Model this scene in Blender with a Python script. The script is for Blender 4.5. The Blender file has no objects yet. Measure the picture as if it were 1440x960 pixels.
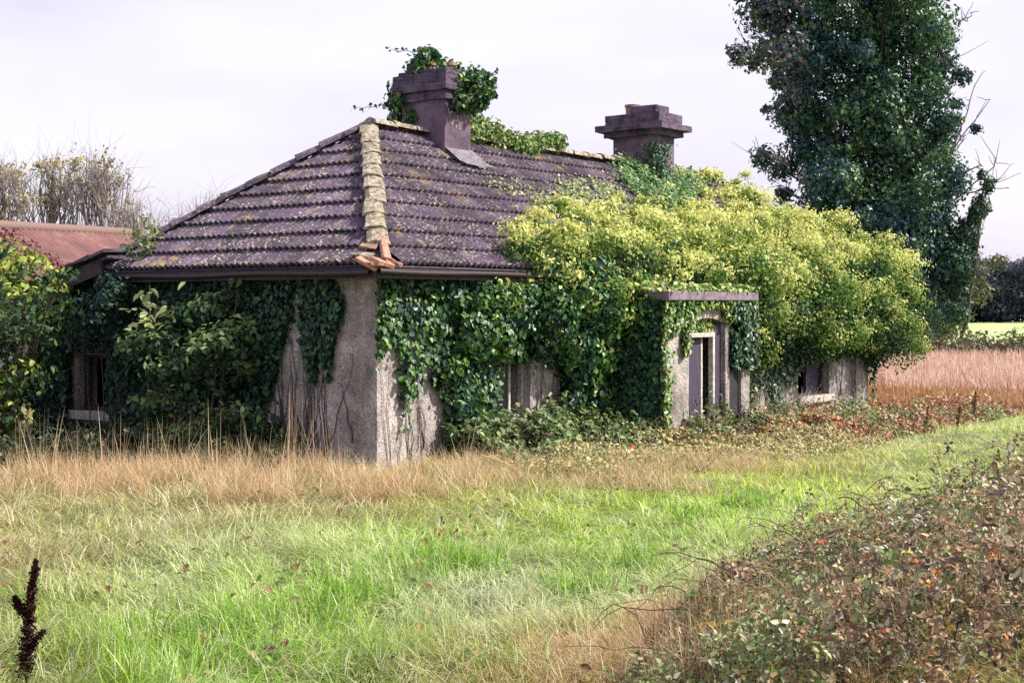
import bpy, bmesh, math, random
import numpy as np
from mathutils import Vector, Matrix

# ------------------------------------------------------------------ scene, camera, sky, sun
SC = bpy.context.scene
COL = SC.collection
random.seed(4)
rng = np.random.default_rng(11)
F = 1928.0; HZ = 430.0; EYE = 2.0

cam_d = bpy.data.cameras.new('camera'); cam = bpy.data.objects.new('camera', cam_d); COL.objects.link(cam)
cam.location = (0, 0, EYE); cam.rotation_euler = (math.radians(90), 0, 0)
cam_d.sensor_width = 36; cam_d.lens = F / 1440 * 36; cam_d.shift_y = -50 / 1440
cam_d.clip_start = 0.1; cam_d.clip_end = 3000
SC.camera = cam

SUN_AZ = Vector((0.93, -0.12, 0)).normalized(); SUN_EL = math.radians(42)
w = bpy.data.worlds.new('World'); SC.world = w; w.use_nodes = True
nt = w.node_tree; nt.nodes.clear()
wo = nt.nodes.new('ShaderNodeOutputWorld'); bg = nt.nodes.new('ShaderNodeBackground')
sky = nt.nodes.new('ShaderNodeTexSky'); sky.sky_type = 'NISHITA'; sky.sun_disc = False
sky.sun_elevation = SUN_EL; sky.sun_rotation = math.atan2(SUN_AZ.x, SUN_AZ.y); sky.dust_density = 4
bgs = nt.nodes.new('ShaderNodeBackground'); nt.links.new(sky.outputs[0], bgs.inputs[0]); bgs.inputs[1].default_value = 0.03
# thin bright overcast: lavender-white veil with soft cloud variation
tc = nt.nodes.new('ShaderNodeTexCoord'); nz = nt.nodes.new('ShaderNodeTexNoise'); nz.inputs['Scale'].default_value = 2.2; nz.inputs['Detail'].default_value = 5
mp = nt.nodes.new('ShaderNodeMapping'); mp.inputs['Scale'].default_value = (1, 1, 3.5)
nt.links.new(tc.outputs['Generated'], mp.inputs[0]); nt.links.new(mp.outputs[0], nz.inputs['Vector'])
cr = nt.nodes.new('ShaderNodeValToRGB'); cr.color_ramp.elements[0].position = .35; cr.color_ramp.elements[0].color = (.76, .69, .90, 1)
cr.color_ramp.elements[1].position = .62; cr.color_ramp.elements[1].color = (.94, .90, .98, 1)
nt.links.new(nz.outputs[0], cr.inputs[0])
bgv = nt.nodes.new('ShaderNodeBackground'); nt.links.new(cr.outputs[0], bgv.inputs[0]); bgv.inputs[1].default_value = 0.60
ad = nt.nodes.new('ShaderNodeAddShader'); nt.links.new(bgs.outputs[0], ad.inputs[0]); nt.links.new(bgv.outputs[0], ad.inputs[1])
nt.links.new(ad.outputs[0], wo.inputs[0]); nt.nodes.remove(bg)

sd = bpy.data.lights.new('sun', 'SUN'); sd.energy = 5.0; sd.angle = math.radians(1.5); sd.color = (1, .93, .80)
so = bpy.data.objects.new('sun', sd); COL.objects.link(so)
sv = Vector((SUN_AZ.x * math.cos(SUN_EL), SUN_AZ.y * math.cos(SUN_EL), math.sin(SUN_EL)))
so.rotation_euler = sv.to_track_quat('Z', 'Y').to_euler()
SC.view_settings.view_transform = 'Standard'; SC.view_settings.look = 'None'
SC.view_settings.exposure = 0.68; SC.view_settings.gamma = 1
SC.cycles.max_bounces = 5; SC.cycles.diffuse_bounces = 3; SC.cycles.transmission_bounces = 3; SC.cycles.use_denoising = False

# ------------------------------------------------------------------ frame of the house
AL = math.atan2(1475, 1928)                      # the front wall runs away to the right at this angle
dR = np.array([math.sin(AL), math.cos(AL)]); dL = np.array([-math.cos(AL), math.sin(AL)])
CX, CY = (530 - 720) / F * 16.8, 16.8            # near corner of the house
ROTZ = math.atan2(dR[1], dR[0])
def W(t, s, z):
    t = np.asarray(t, float); s = np.asarray(s, float); z = np.asarray(z, float)
    return np.stack(np.broadcast_arrays(CX + t * dR[0] + s * dL[0], CY + t * dR[1] + s * dL[1], z), -1)
def G(px, py, Y):                                # a point seen in direction px, py at depth Y
    return np.array([(px - 720) / F * Y, Y, EYE - (py - HZ) / F * Y])
def TZ(px, py, s=0.0):                           # wall point (t, z) on the plane s, seen at px, py
    u = (px - 720) / F
    a = CX + s * dL[0]; b = CY + s * dL[1]
    t = (u * b - a) / (dR[0] - u * dR[1])
    Y = b + t * dR[1]
    return t, EYE - (py - HZ) / F * Y
def SZ(px, py, t=0.0):                           # same on the side wall
    u = (px - 720) / F
    a = CX + t * dR[0]; b = CY + t * dR[1]
    s = (u * b - a) / (dL[0] - u * dL[1])
    Y = b + s * dL[1]
    return s, EYE - (py - HZ) / F * Y
def loc2(p):                                     # world xy -> house t, s
    x = p[..., 0] - CX; y = p[..., 1] - CY
    return x * dR[0] + y * dR[1], x * dL[0] + y * dL[1]

# ------------------------------------------------------------------ helpers
def lin(c):
    c = np.asarray(c, float) / 255.0
    return np.where(c <= .04045, c / 12.92, ((c + .055) / 1.055) ** 2.4)
def vn(x, y, sc, seed=0):
    x = np.asarray(x, float) / sc + seed * 17.31; y = np.asarray(y, float) / sc + seed * 5.77
    xi = np.floor(x); yi = np.floor(y); fx = x - xi; fy = y - yi
    fx = fx * fx * (3 - 2 * fx); fy = fy * fy * (3 - 2 * fy)
    def h(a, b):
        v = np.sin(a * 127.1 + b * 311.7 + seed * 74.7) * 43758.5453
        return v - np.floor(v)
    return (h(xi, yi) * (1 - fx) + h(xi + 1, yi) * fx) * (1 - fy) + (h(xi, yi + 1) * (1 - fx) + h(xi + 1, yi + 1) * fx) * fy
def fbm(x, y, sc, seed=0):
    return (vn(x, y, sc, seed) * .5 + vn(x, y, sc / 2.1, seed + 1) * .3 + vn(x, y, sc / 4.3, seed + 2) * .2)
def nrm(v):
    return v / np.maximum(np.linalg.norm(v, axis=-1, keepdims=True), 1e-9)

def put(o, parent=None, label=None, cat=None, group=None, kind=None):
    COL.objects.link(o)
    if parent is not None: o.parent = parent
    if label: o['label'] = label
    if cat: o['category'] = cat
    if group: o['group'] = group
    if kind: o['kind'] = kind
    return o
def thing(name, loc=(0, 0, 0), rz=0, **k):
    o = bpy.data.objects.new(name, None); o.location = loc; o.rotation_euler = (0, 0, rz)
    return put(o, **k)
def mesh_np(name, V, faces, mat, cols=None, smooth=False, **k):
    """faces: list of (n,k) int arrays"""
    V = np.ascontiguousarray(V, np.float32)
    me = bpy.data.meshes.new(name)
    nl = sum(f.size for f in faces); nf = sum(len(f) for f in faces)
    me.vertices.add(len(V)); me.loops.add(nl); me.polygons.add(nf)
    me.vertices.foreach_set('co', V.ravel())
    me.loops.foreach_set('vertex_index', np.concatenate([f.ravel() for f in faces]).astype(np.int32))
    tot = np.concatenate([np.full(len(f), f.shape[1]) for f in faces])
    st = np.concatenate([[0], np.cumsum(tot)[:-1]])
    me.polygons.foreach_set('loop_start', st.astype(np.int32))
    if cols is not None:
        a = me.color_attributes.new('tint', 'FLOAT_COLOR', 'POINT')
        c4 = np.ones((len(V), 4), np.float32); c4[:, :3] = cols
        a.data.foreach_set('color', c4.ravel())
    me.update(calc_edges=True)
    if smooth: me.polygons.foreach_set('use_smooth', np.ones(nf, bool))
    me.materials.append(mat)
    return put(bpy.data.objects.new(name, me), **k)
def bm_obj(name, bm, mat, smooth=False, loc=(0, 0, 0), **k):
    bmesh.ops.recalc_face_normals(bm, faces=bm.faces)
    me = bpy.data.meshes.new(name); bm.to_mesh(me); bm.free()
    if smooth:
        for p in me.polygons: p.use_smooth = True
    me.materials.append(mat)
    o = bpy.data.objects.new(name, me); o.location = loc
    return put(o, **k)
def bbox(bm, x0, x1, y0, y1, z0, z1, jit=0.0, sub=0):
    r = bmesh.ops.create_cube(bm, size=1)
    for v in r['verts']:
        v.co = Vector(((x0 + x1) / 2 + v.co.x * (x1 - x0), (y0 + y1) / 2 + v.co.y * (y1 - y0), (z0 + z1) / 2 + v.co.z * (z1 - z0)))
        if jit: v.co += Vector([random.uniform(-jit, jit) for _ in range(3)])
    return r['verts']
def bev(bm, wdt, seg=2):
    bmesh.ops.bevel(bm, geom=list(bm.edges), offset=wdt, segments=seg, affect='EDGES', profile=.6)
def rough(bm, amp, cuts=0):
    if cuts: bmesh.ops.subdivide_edges(bm, edges=list(bm.edges), cuts=cuts, use_grid_fill=True)
    for v in bm.verts: v.co += Vector([random.uniform(-amp, amp) for _ in range(3)])

class Tubes:
    def __init__(s): s.V = []; s.Fq = []; s.n = 0; s.C = []
    def add(s, pts, radii, sides=5, col=None):
        pts = np.asarray(pts, float); k = len(pts); radii = np.broadcast_to(np.asarray(radii, float), (k,))
        d = np.gradient(pts, axis=0); d = nrm(d)
        ref = np.array([0, 0, 1.]) if abs(d[0, 2]) < .9 else np.array([1., 0, 0])
        a = nrm(np.cross(d, ref)); b = np.cross(d, a)
        th = np.arange(sides) / sides * 2 * np.pi
        ring = pts[:, None] + radii[:, None, None] * (a[:, None] * np.cos(th)[None, :, None] + b[:, None] * np.sin(th)[None, :, None])
        s.V.append(ring.reshape(-1, 3))
        i = np.arange(k - 1)[:, None] * sides; j = np.arange(sides)[None]; j2 = (j + 1) % sides
        s.Fq.append(np.stack([i + j, i + j2, i + sides + j2, i + sides + j], -1).reshape(-1, 4) + s.n)
        s.n += k * sides
        s.C.append(np.tile(np.asarray(col if col is not None else (.1, .08, .06), float), (k * sides, 1)))
    def build(s, name, mat, **k):
        return mesh_np(name, np.concatenate(s.V), [np.concatenate(s.Fq)], mat, cols=np.concatenate(s.C), smooth=True, **k)

def wander(p0, p1, n=7, amp=.1, sag=0.0, r=rng):
    p0 = np.asarray(p0, float); p1 = np.asarray(p1, float)
    u = np.linspace(0, 1, n)[:, None]
    off = np.cumsum(r.normal(0, amp / math.sqrt(n), (n, 3)), 0); off[0] = 0
    off = off - off[-1] * u
    q = p0 * (1 - u) + p1 * u + off
    q[:, 2] += sag * 4 * (u * (1 - u))[:, 0]
    return q

def leaf_geo(P, N, size, cols, droop=.5, aspect=.75, fine=True, dirv=None):
    n = len(P); size = np.broadcast_to(np.asarray(size, float), (n,))[:, None]
    N = nrm(N)
    d = rng.normal(0, 1, (n, 3)) + np.array([0, 0, -1.]) * droop * 2 if dirv is None else dirv + rng.normal(0, .25, (n, 3))
    d = nrm(d - (d * N).sum(1, keepdims=True) * N)
    sd_ = np.cross(N, d); w_ = size * aspect * rng.uniform(.75, 1.15, (n, 1))
    f = N * w_ * rng.uniform(-.05, .28, (n, 1))
    bend = N * size * rng.uniform(-.25, .05, (n, 1))
    if fine:
        V = np.stack([P - d * size * .5, P - d * size * .22 + sd_ * w_ * .5 + f, P + d * size * .16 + sd_ * w_ * .36 + f * .7,
                      P + d * size * .5 + bend, P + d * size * .16 - sd_ * w_ * .36 + f * .7, P - d * size * .22 - sd_ * w_ * .5 + f], 1)
        b = np.arange(n)[:, None] * 6
        Fc = np.concatenate([b + np.array([[0, 3, 2, 1]]), b + np.array([[0, 5, 4, 3]])])
        k = 6
    else:
        V = np.stack([P - d * size * .5, P + sd_ * w_ * .5 + f, P + d * size * .5 + bend, P - sd_ * w_ * .5 + f], 1)
        b = np.arange(n)[:, None] * 4
        Fc = np.concatenate([b + np.array([[0, 2, 1]]), b + np.array([[0, 3, 2]])])
        k = 4
    return V.reshape(-1, 3), Fc, np.repeat(cols, k, 0)
def leaves_obj(name, P, N, size, cols, mat, **k):
    gk = {q: k.pop(q) for q in ('droop', 'aspect', 'fine', 'dirv') if q in k}
    V, Fc, C = leaf_geo(P, N, size, cols, **gk)
    return mesh_np(name, V, [Fc], mat, cols=C, **k)

def blob_points(B, dens, depth=.35, tilt=.55, cull=.62, bump=.25, seed=0):
    """points spread through the outer shell of overlapping clumps; B rows: x y z rx ry rz"""
    B = np.asarray(B, float); out = []; outn = []; idx = []
    for i, b in enumerate(B):
        r = b[3:6]; area = 4 * math.pi * ((r[0] * r[1]) ** 1.6 / 3 + (r[0] * r[2]) ** 1.6 / 3 + (r[1] * r[2]) ** 1.6 / 3) ** (1 / 1.6)
        n = int(area * dens)
        d = nrm(rng.normal(0, 1, (n, 3)))
        bm_ = 1 + bump * (vn(d[:, 0] * 2.3 + d[:, 2], d[:, 1] * 2.3 + i * 3.1, .7, seed) - .5) * 2
        rad = (1 - depth * rng.random(n) ** 1.6) * bm_
        out.append(b[:3] + d * r * rad[:, None]); outn.append(nrm(d / r)); idx.append(np.full(n, i))
    P = np.concatenate(out); N = np.concatenate(outn); I = np.concatenate(idx)
    keep = np.ones(len(P), bool)
    for i, b in enumerate(B):
        near = keep & (I != i) & (np.abs(P - b[:3]) < b[3:6]).all(1)
        q = ((P[near] - b[:3]) / b[3:6]); keep[np.where(near)[0][(q * q).sum(1) < cull * cull]] = False
    P = P[keep]; N = N[keep]; I = I[keep]
    N2 = nrm(N + rng.normal(0, tilt, N.shape) + np.array([0, 0, .25]))
    return P, N2, N, I
def pal(n, cs, ws=None, var=.18, f=1.0):
    cs = np.array([lin(c) for c in cs]) * f
    i = rng.choice(len(cs), n, p=None if ws is None else np.array(ws) / sum(ws))
    return cs[i] * rng.uniform(1 - var, 1 + var, (n, 1))

# ------------------------------------------------------------------ materials
def new_mat(name):
    m = bpy.data.materials.new(name); m.use_nodes = True; t = m.node_tree
    return m, t, t.nodes['Principled BSDF'], t.nodes['Material Output']
def mat_leaf(name, trans=.35, rough_=.5, spec=.35, hue=.0):
    m, t, p, o = new_mat(name)
    a = t.nodes.new('ShaderNodeAttribute'); a.attribute_name = 'tint'
    p.inputs['Roughness'].default_value = rough_; p.inputs['Specular IOR Level'].default_value = spec
    tr = t.nodes.new('ShaderNodeBsdfTranslucent'); mx = t.nodes.new('ShaderNodeMixShader'); mx.inputs[0].default_value = trans
    t.links.new(a.outputs[0], p.inputs['Base Color']); t.links.new(a.outputs[0], tr.inputs[0])
    t.links.new(p.outputs[0], mx.inputs[1]); t.links.new(tr.outputs[0], mx.inputs[2]); t.links.new(mx.outputs[0], o.inputs[0])
    return m
def N_(t, ty, **inp):
    n = t.nodes.new(ty)
    for k, v in inp.items(): n.inputs[k.replace('_', ' ')].default_value = v
    return n
def ramp(t, src, stops):
    r = t.nodes.new('ShaderNodeValToRGB'); e = r.color_ramp.elements
    while len(e) < len(stops): e.new(.5)
    for q, (p, c) in zip(e, stops): q.position = p; q.color = (*c, 1) if len(c) == 3 else c
    t.links.new(src, r.inputs[0]); return r.outputs[0]
def mixc(t, fac, a, b, mode='MIX'):
    m = t.nodes.new('ShaderNodeMix'); m.data_type = 'RGBA'; m.blend_type = mode
    for s_, v in ((0, fac), (6, a), (7, b)):
        if hasattr(v, 'links'): t.links.new(v, m.inputs[s_])
        else: m.inputs[s_].default_value = v if s_ == 0 else (*v, 1)
    return m.outputs[2]
def noise(t, sc, det=6, rg=.6, vec=None):
    n = N_(t, 'ShaderNodeTexNoise', Scale=sc, Detail=det, Roughness=rg)
    if vec is not None: t.links.new(vec, n.inputs['Vector'])
    return n.outputs[0]
def pos(t, scale=None):
    g = t.nodes.new('ShaderNodeTexCoord').outputs['Object']
    g = t.nodes.new('ShaderNodeNewGeometry').outputs['Position']
    if scale:
        m = t.nodes.new('ShaderNodeMapping'); m.inputs['Scale'].default_value = scale; t.links.new(g, m.inputs[0]); return m.outputs[0]
    return g
def bump(t, p, h, st, dist=.02):
    b = N_(t, 'ShaderNodeBump', Strength=st, Distance=dist); t.links.new(h, b.inputs['Height']); t.links.new(b.outputs[0], p.inputs['Normal'])

def mat_tile():
    m, t, p, o = new_mat('tile_concrete'); v = pos(t)
    oi = t.nodes.new('ShaderNodeObjectInfo')
    base = ramp(t, noise(t, 3.0, vec=v), [(.3, (.040, .027, .054)), (.7, (.082, .058, .10))])
    base = mixc(t, oi.outputs['Random'], base, (.10, .075, .125), 'MIX') if False else base
    hv = t.nodes.new('ShaderNodeHueSaturation'); t.links.new(base, hv.inputs['Color'])
    mr = N_(t, 'ShaderNodeMapRange', To_Min=.55, To_Max=1.4); t.links.new(oi.outputs['Random'], mr.inputs[0]); t.links.new(mr.outputs[0], hv.inputs['Value'])
    base = hv.outputs[0]
    # lichen: pale specks, olive moss and ochre patches
    spots = ramp(t, noise(t, 26, 3, .5, v), [(.55, (0, 0, 0)), (.64, (1, 1, 1))])
    big = ramp(t, noise(t, 1.3, 4, .6, v), [(.38, (0, 0, 0)), (.6, (1, 1, 1))])
    mm = mixc(t, 1.0, spots, big, 'MULTIPLY')
    base = mixc(t, mm, base, (.36, .31, .26))
    moss = ramp(t, noise(t, 5.5, 8, .75, v), [(.53, (0, 0, 0)), (.66, (.7, .7, .7))])
    base = mixc(t, moss, base, (.24, .20, .15))
    vor = N_(t, 'ShaderNodeTexVoronoi', Scale=9.0); t.links.new(v, vor.inputs['Vector'])
    dots = ramp(t, vor.outputs['Distance'], [(.10, (1, 1, 1)), (.16, (0, 0, 0))])
    dm_ = mixc(t, 1.0, dots, ramp(t, noise(t, 2.4, 5, .7, v), [(.46, (0, 0, 0)), (.60, (1, 1, 1))]), 'MULTIPLY')
    base = mixc(t, dm_, base, (.50, .45, .42))
    och = mixc(t, 1.0, ramp(t, noise(t, 1.1, 3, .5, v), [(.60, (0, 0, 0)), (.72, (1, 1, 1))]), ramp(t, noise(t, 9, 6, .7, v), [(.45, (0, 0, 0)), (.6, (1, 1, 1))]), 'MULTIPLY')
    base = mixc(t, och, base, (.42, .31, .10))
    drk = ramp(t, noise(t, 2.0, 6, .7, v), [(.5, (0, 0, 0)), (.7, (.6, .6, .6))]); base = mixc(t, drk, base, (.04, .03, .05))
    t.links.new(base, p.inputs['Base Color']); p.inputs['Roughness'].default_value = .85
    bump(t, p, noise(t, 60, 5, .7, v), .5, .01)
    return m
def mat_hip():
    m, t, p, o = new_mat('lichened_ridge'); v = pos(t)
    c = ramp(t, noise(t, 14, 8, .75, v), [(.38, (.05, .04, .04)), (.46, (.20, .165, .12)), (.54, (.38, .33, .27)), (.66, (.60, .54, .46))])
    g = ramp(t, noise(t, 4, 5, .6, v), [(.5, (0, 0, 0)), (.68, (.8, .8, .8))])
    c = mixc(t, g, c, (.30, .27, .15))
    t.links.new(c, p.inputs['Base Color']); p.inputs['Roughness'].default_value = .95
    bump(t, p, noise(t, 35, 8, .8, v), .9, .03)
    return m
def mat_render(name='roughcast', light=(.54, .49, .48), dark=(.16, .135, .145)):
    m, t, p, o = new_mat(name); v = pos(t)
    c = ramp(t, noise(t, 1.8, 8, .65, v), [(.3, dark), (.62, light)])
    st = ramp(t, noise(t, 2.0, 6, .7, pos(t, (1.2, 1.2, .45))), [(.5, (0, 0, 0)), (.68, (.75, .75, .75))])
    c = mixc(t, st, c, (.10, .085, .08))
    roots = ramp(t, noise(t, 3.2, 5, .6, pos(t, (2.5, 2.5, 1.3))), [(.56, (0, 0, 0)), (.66, (.45, .45, .45))])
    c = mixc(t, roots, c, (.16, .14, .10))
    sp = ramp(t, noise(t, 45, 4, .7, v), [(.4, (.5, .48, .48)), (.56, (1, 1, 1))])
    c = mixc(t, 1.0, c, sp, 'MULTIPLY')
    t.links.new(c, p.inputs['Base Color']); p.inputs['Roughness'].default_value = .95
    vo = N_(t, 'ShaderNodeTexVoronoi', Scale=26.0); t.links.new(v, vo.inputs['Vector'])
    bump(t, p, mixc(t, .5, vo.outputs['Distance'], noise(t, 16, 4, .6, v)), .8, .025)
    return m
def mat_noise(name, a, b, sc=6, rough_=.85, bs=.5, bsc=40, bd=.01, metal=0, vscale=None):
    m, t, p, o = new_mat(name); v = pos(t, vscale)
    t.links.new(ramp(t, noise(t, sc, 8, .65, v), [(.33, a), (.67, b)]), p.inputs['Base Color'])
    p.inputs['Roughness'].default_value = rough_; p.inputs['Metallic'].default_value = metal
    bump(t, p, noise(t, bsc, 5, .7, v), bs, bd)
    return m
M = {}
M['tile'] = mat_tile(); M['hip'] = mat_hip(); M['wall'] = mat_render()
M['chim'] = mat_noise('chimney_render', (.035, .022, .05), (.19, .13, .18), 2.2, .9, .6, 30, .02)
M['chimcap'] = mat_noise('chimney_cap_stone', (.022, .014, .045), (.15, .105, .15), 5, .9, .8, 30, .03)
M['flash'] = mat_noise('lead_flashing', (.20, .18, .24), (.42, .39, .46), 12, .8, .1, 8)
M['clay'] = mat_noise('terracotta', (.26, .10, .07), (.50, .28, .21), 16, .85, .4)
M['pot'] = mat_noise('clay_pot', (.16, .085, .06), (.34, .22, .15), 9, .85, .4)
M['gutter'] = mat_noise('rusty_gutter', (.010, .005, .008), (.03, .012, .014), 12, .6, .4)
M['darkwood'] = mat_noise('dark_board', (.02, .016, .03), (.06, .045, .06), 9, .8, .5)
M['slate'] = mat_noise('old_slate', (.03, .022, .045), (.09, .065, .10), 5, .75, .6, 20, .02)
M['paint'] = mat_noise('peeling_paint', (.22, .19, .17), (.62, .58, .54), 18, .7, .5)
M['door'] = mat_noise('violet_grey_door', (.022, .016, .038), (.06, .045, .085), 5, .7, .4, 30, .01, 0, (3, 3, .6))
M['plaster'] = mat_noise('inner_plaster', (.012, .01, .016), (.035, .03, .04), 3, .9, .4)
M['slab'] = mat_noise('porch_slab', (.10, .08, .11), (.27, .22, .26), 7, .9, .7, 35, .02)
M['sill'] = mat_noise('concrete_sill', (.25, .22, .22), (.60, .56, .52), 12, .9, .6, 40, .02)
M['bark'] = mat_leaf('bark', 0.0, .95, .1); M['stem'] = mat_leaf('stem', 0.0, .9, .1)
M['ivy'] = mat_leaf('ivy_leaf', .22, .42, .5); M['leaf'] = mat_leaf('broad_leaf', .35, .5, .35)
M['gold'] = mat_leaf('flowering_leaf', .38, .55, .3); M['grass'] = mat_leaf('grass_blade', .35, .6, .2)
M['bramble'] = mat_leaf('bramble_leaf', .25, .45, .5)
def glass():
    m, t, p, o = new_mat('dusty_glass'); p.inputs['Base Color'].default_value = (.16, .15, .2, 1); p.inputs['Roughness'].default_value = .18
    p.inputs['Base Color'].default_value = (.012, .012, .02, 1)
    return m
M['glass'] = glass()
def rust_roof():
    m, t, p, o = new_mat('rusted_sheet'); v = pos(t)
    c = ramp(t, noise(t, 1.5, 8, .7, v), [(.3, (.09, .04, .04)), (.55, (.17, .075, .07)), (.75, (.28, .17, .15))])
    t.links.new(c, p.inputs['Base Color']); p.inputs['Roughness'].default_value = .7; return m
M['rust'] = rust_roof()

# ------------------------------------------------------------------ ground
def ground_z(x, y):
    p = np.stack([np.asarray(x, float), np.asarray(y, float)], -1)
    t, s = loc2(p)
    dip = np.clip((t - 2) / 12, 0, 1) * np.exp(-((s + 1.0) / 5.0) ** 2) * np.clip((30 - (t - 16)) / 30, 0, 1) * (t < 46)
    z = -.35 * dip + (fbm(x, y, 2.3, 3) - .5) * .16
    far = np.clip((y - 60) / 60, 0, 1)
    return z * (1 - far)
def make_ground():
    ys = np.concatenate([np.linspace(-12, 40, 180), 40 + 1.09 ** np.arange(1, 48) * 1.0 + np.arange(1, 48) * 3]); ys = ys[ys < 900]
    xs0 = np.linspace(-1, 1, 161); xs = np.sign(xs0) * (np.abs(xs0) * 26 + np.abs(xs0) ** 6 * 500)
    X, Y = np.meshgrid(xs, ys); Z = ground_z(X, Y)
    V = np.stack([X, Y, Z], -1).reshape(-1, 3); nx = len(xs)
    i = np.arange(len(ys) - 1)[:, None] * nx + np.arange(nx - 1)[None]
    Fc = np.stack([i, i + 1, i + nx + 1, i + nx], -1).reshape(-1, 4)
    m, t, p, o = new_mat('meadow_soil'); v = pos(t)
    c = ramp(t, noise(t, .9, 8, .7, v), [(.3, (.06, .085, .025)), (.55, (.13, .17, .05)), (.72, (.24, .21, .11))])
    sep = t.nodes.new('ShaderNodeSeparateXYZ'); t.links.new(v, sep.inputs[0])
    fr = N_(t, 'ShaderNodeMapRange', From_Min=54.0, From_Max=57.0); t.links.new(sep.outputs[1], fr.inputs[0])
    fld = ramp(t, noise(t, .05, 6, .6, v), [(.3, (.27, .42, .12)), (.7, (.42, .56, .24))])
    c = mixc(t, fr.outputs[0], c, fld)
    t.links.new(c, p.inputs['Base Color']); p.inputs['Roughness'].default_value = 1
    bump(t, p, noise(t, 25, 6, .7, v), .7, .04)
    mesh_np('ground', V, [Fc], m, smooth=True, kind='structure')
make_ground()

# ------------------------------------------------------------------ the cottage
L, WD, EO = 15.0, 4.8, 0.35
ZE, ZR = 2.5, 4.62
RUN = WD / 2 + EO; SL = (ZR - ZE) / RUN; ALR = math.atan(SL); SLEN = math.hypot(RUN, ZR - ZE)
house = thing('cottage', (CX, CY, 0), ROTZ, label='derelict single-storey cottage with purple-grey tiled hipped roof, two chimneys and ivy-covered roughcast walls', cat='cottage')

def wall_with_holes(name, length, z0, z1, holes, axis, thick=.35, flip=1, mat='wall', topf=None):
    """wall panel with real openings: cells of a grid, extruded inward"""
    xs = sorted({0, length, *[h[0] for h in holes], *[h[1] for h in holes]}); zs = sorted({z0, z1, *[h[2] for h in holes], *[h[3] for h in holes]})
    def refine(a, st):
        o = [a[0]]
        for p_, q in zip(a, a[1:]):
            n = max(1, int((q - p_) / st)); o += [p_ + (q - p_) * k / n for k in range(1, n + 1)]
        return o
    xs = refine(xs, .16); zs = refine(zs, .16)
    bm = bmesh.new(); vs = {}
    for i, x in enumerate(xs):
        for j, z in enumerate(zs):
            edge = any(abs(x - h[0]) < 1e-6 or abs(x - h[1]) < 1e-6 or abs(z - h[2]) < 1e-6 or abs(z - h[3]) < 1e-6 for h in holes) or i in (0, len(xs) - 1)
            d = 0 if edge else random.uniform(-.012, .012)
            for k in (0, 1):
                dep = d if k == 0 else thick
                co = (x, dep, z) if axis == 'x' else (dep, x, z)
                vs[i, j, k] = bm.verts.new(co)
    solid = {}
    for i in range(len(xs) - 1):
        for j in range(len(zs) - 1):
            cx = (xs[i] + xs[i + 1]) / 2; cz = (zs[j] + zs[j + 1]) / 2
            solid[i, j] = not any(h[0] < cx < h[1] and h[2] < cz < h[3] for h in holes)
    for (i, j), s_ in solid.items():
        if not s_: continue
        for k in (0, 1): bm.faces.new([vs[i, j, k], vs[i + 1, j, k], vs[i + 1, j + 1, k], vs[i, j + 1, k]])
        for di, dj, a, b in ((-1, 0, (i, j), (i, j + 1)), (1, 0, (i + 1, j), (i + 1, j + 1)), (0, -1, (i, j), (i + 1, j)), (0, 1, (i, j + 1), (i + 1, j + 1))):
            if not solid.get((i + di, j + dj), False):
                bm.faces.new([vs[(*a, 0)], vs[(*b, 0)], vs[(*b, 1)], vs[(*a, 1)]])
    return bm_obj(name, bm, M[mat], parent=house)
w1 = (TZ(692, 0)[0], TZ(746, 0)[0], .42, 1.55); w3 = (TZ(1122, 0)[0], TZ(1166, 0)[0], .26, 1.25)
dr_ = (5.6, 6.5, -.6, 1.9)
wl = (SZ(153, 0)[0], SZ(109, 0)[0], .45, 1.28)
WT = ZE - .08
wall_with_holes('wall', L, -.9, WT, [w1, w3, dr_], 'x')
wf = wall_with_holes('wall', 7.0 - .0, -.9, WT, [wl], 'y')
# the side wall stands just behind the front wall's end face: trim it so that the two butt
wf.location = (0, .0, 0)
for v in wf.data.vertices:
    if v.co.y < .01 and v.co.x > .01: v.co.y = .36
    if v.co.y < .01: v.co.x += .003; v.co.y = .003
    zc = WT if v.co.y < WD else WT - (v.co.y - WD) * .16
    v.co.z = min(v.co.z, zc)
wall_b = wall_with_holes('wall', L - .72, -.9, WT, [], 'x'); wall_b.location = (.36, WD - .35, 0)
wall_e = wall_with_holes('wall', WD - .37, -.9, WT, [], 'y'); wall_e.location = (L - .35, .36, 0)
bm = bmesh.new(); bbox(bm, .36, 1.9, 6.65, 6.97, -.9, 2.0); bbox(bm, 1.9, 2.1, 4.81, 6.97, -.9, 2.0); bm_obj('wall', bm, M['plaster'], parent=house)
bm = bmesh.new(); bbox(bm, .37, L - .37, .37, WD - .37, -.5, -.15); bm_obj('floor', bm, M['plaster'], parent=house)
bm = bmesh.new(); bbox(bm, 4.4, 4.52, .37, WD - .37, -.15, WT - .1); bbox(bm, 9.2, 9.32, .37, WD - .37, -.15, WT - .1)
bbox(bm, .37, L - .37, 2.4, 2.5, -.15, WT - .1); bm_obj('inner_partition', bm, M['plaster'], parent=house)

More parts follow.
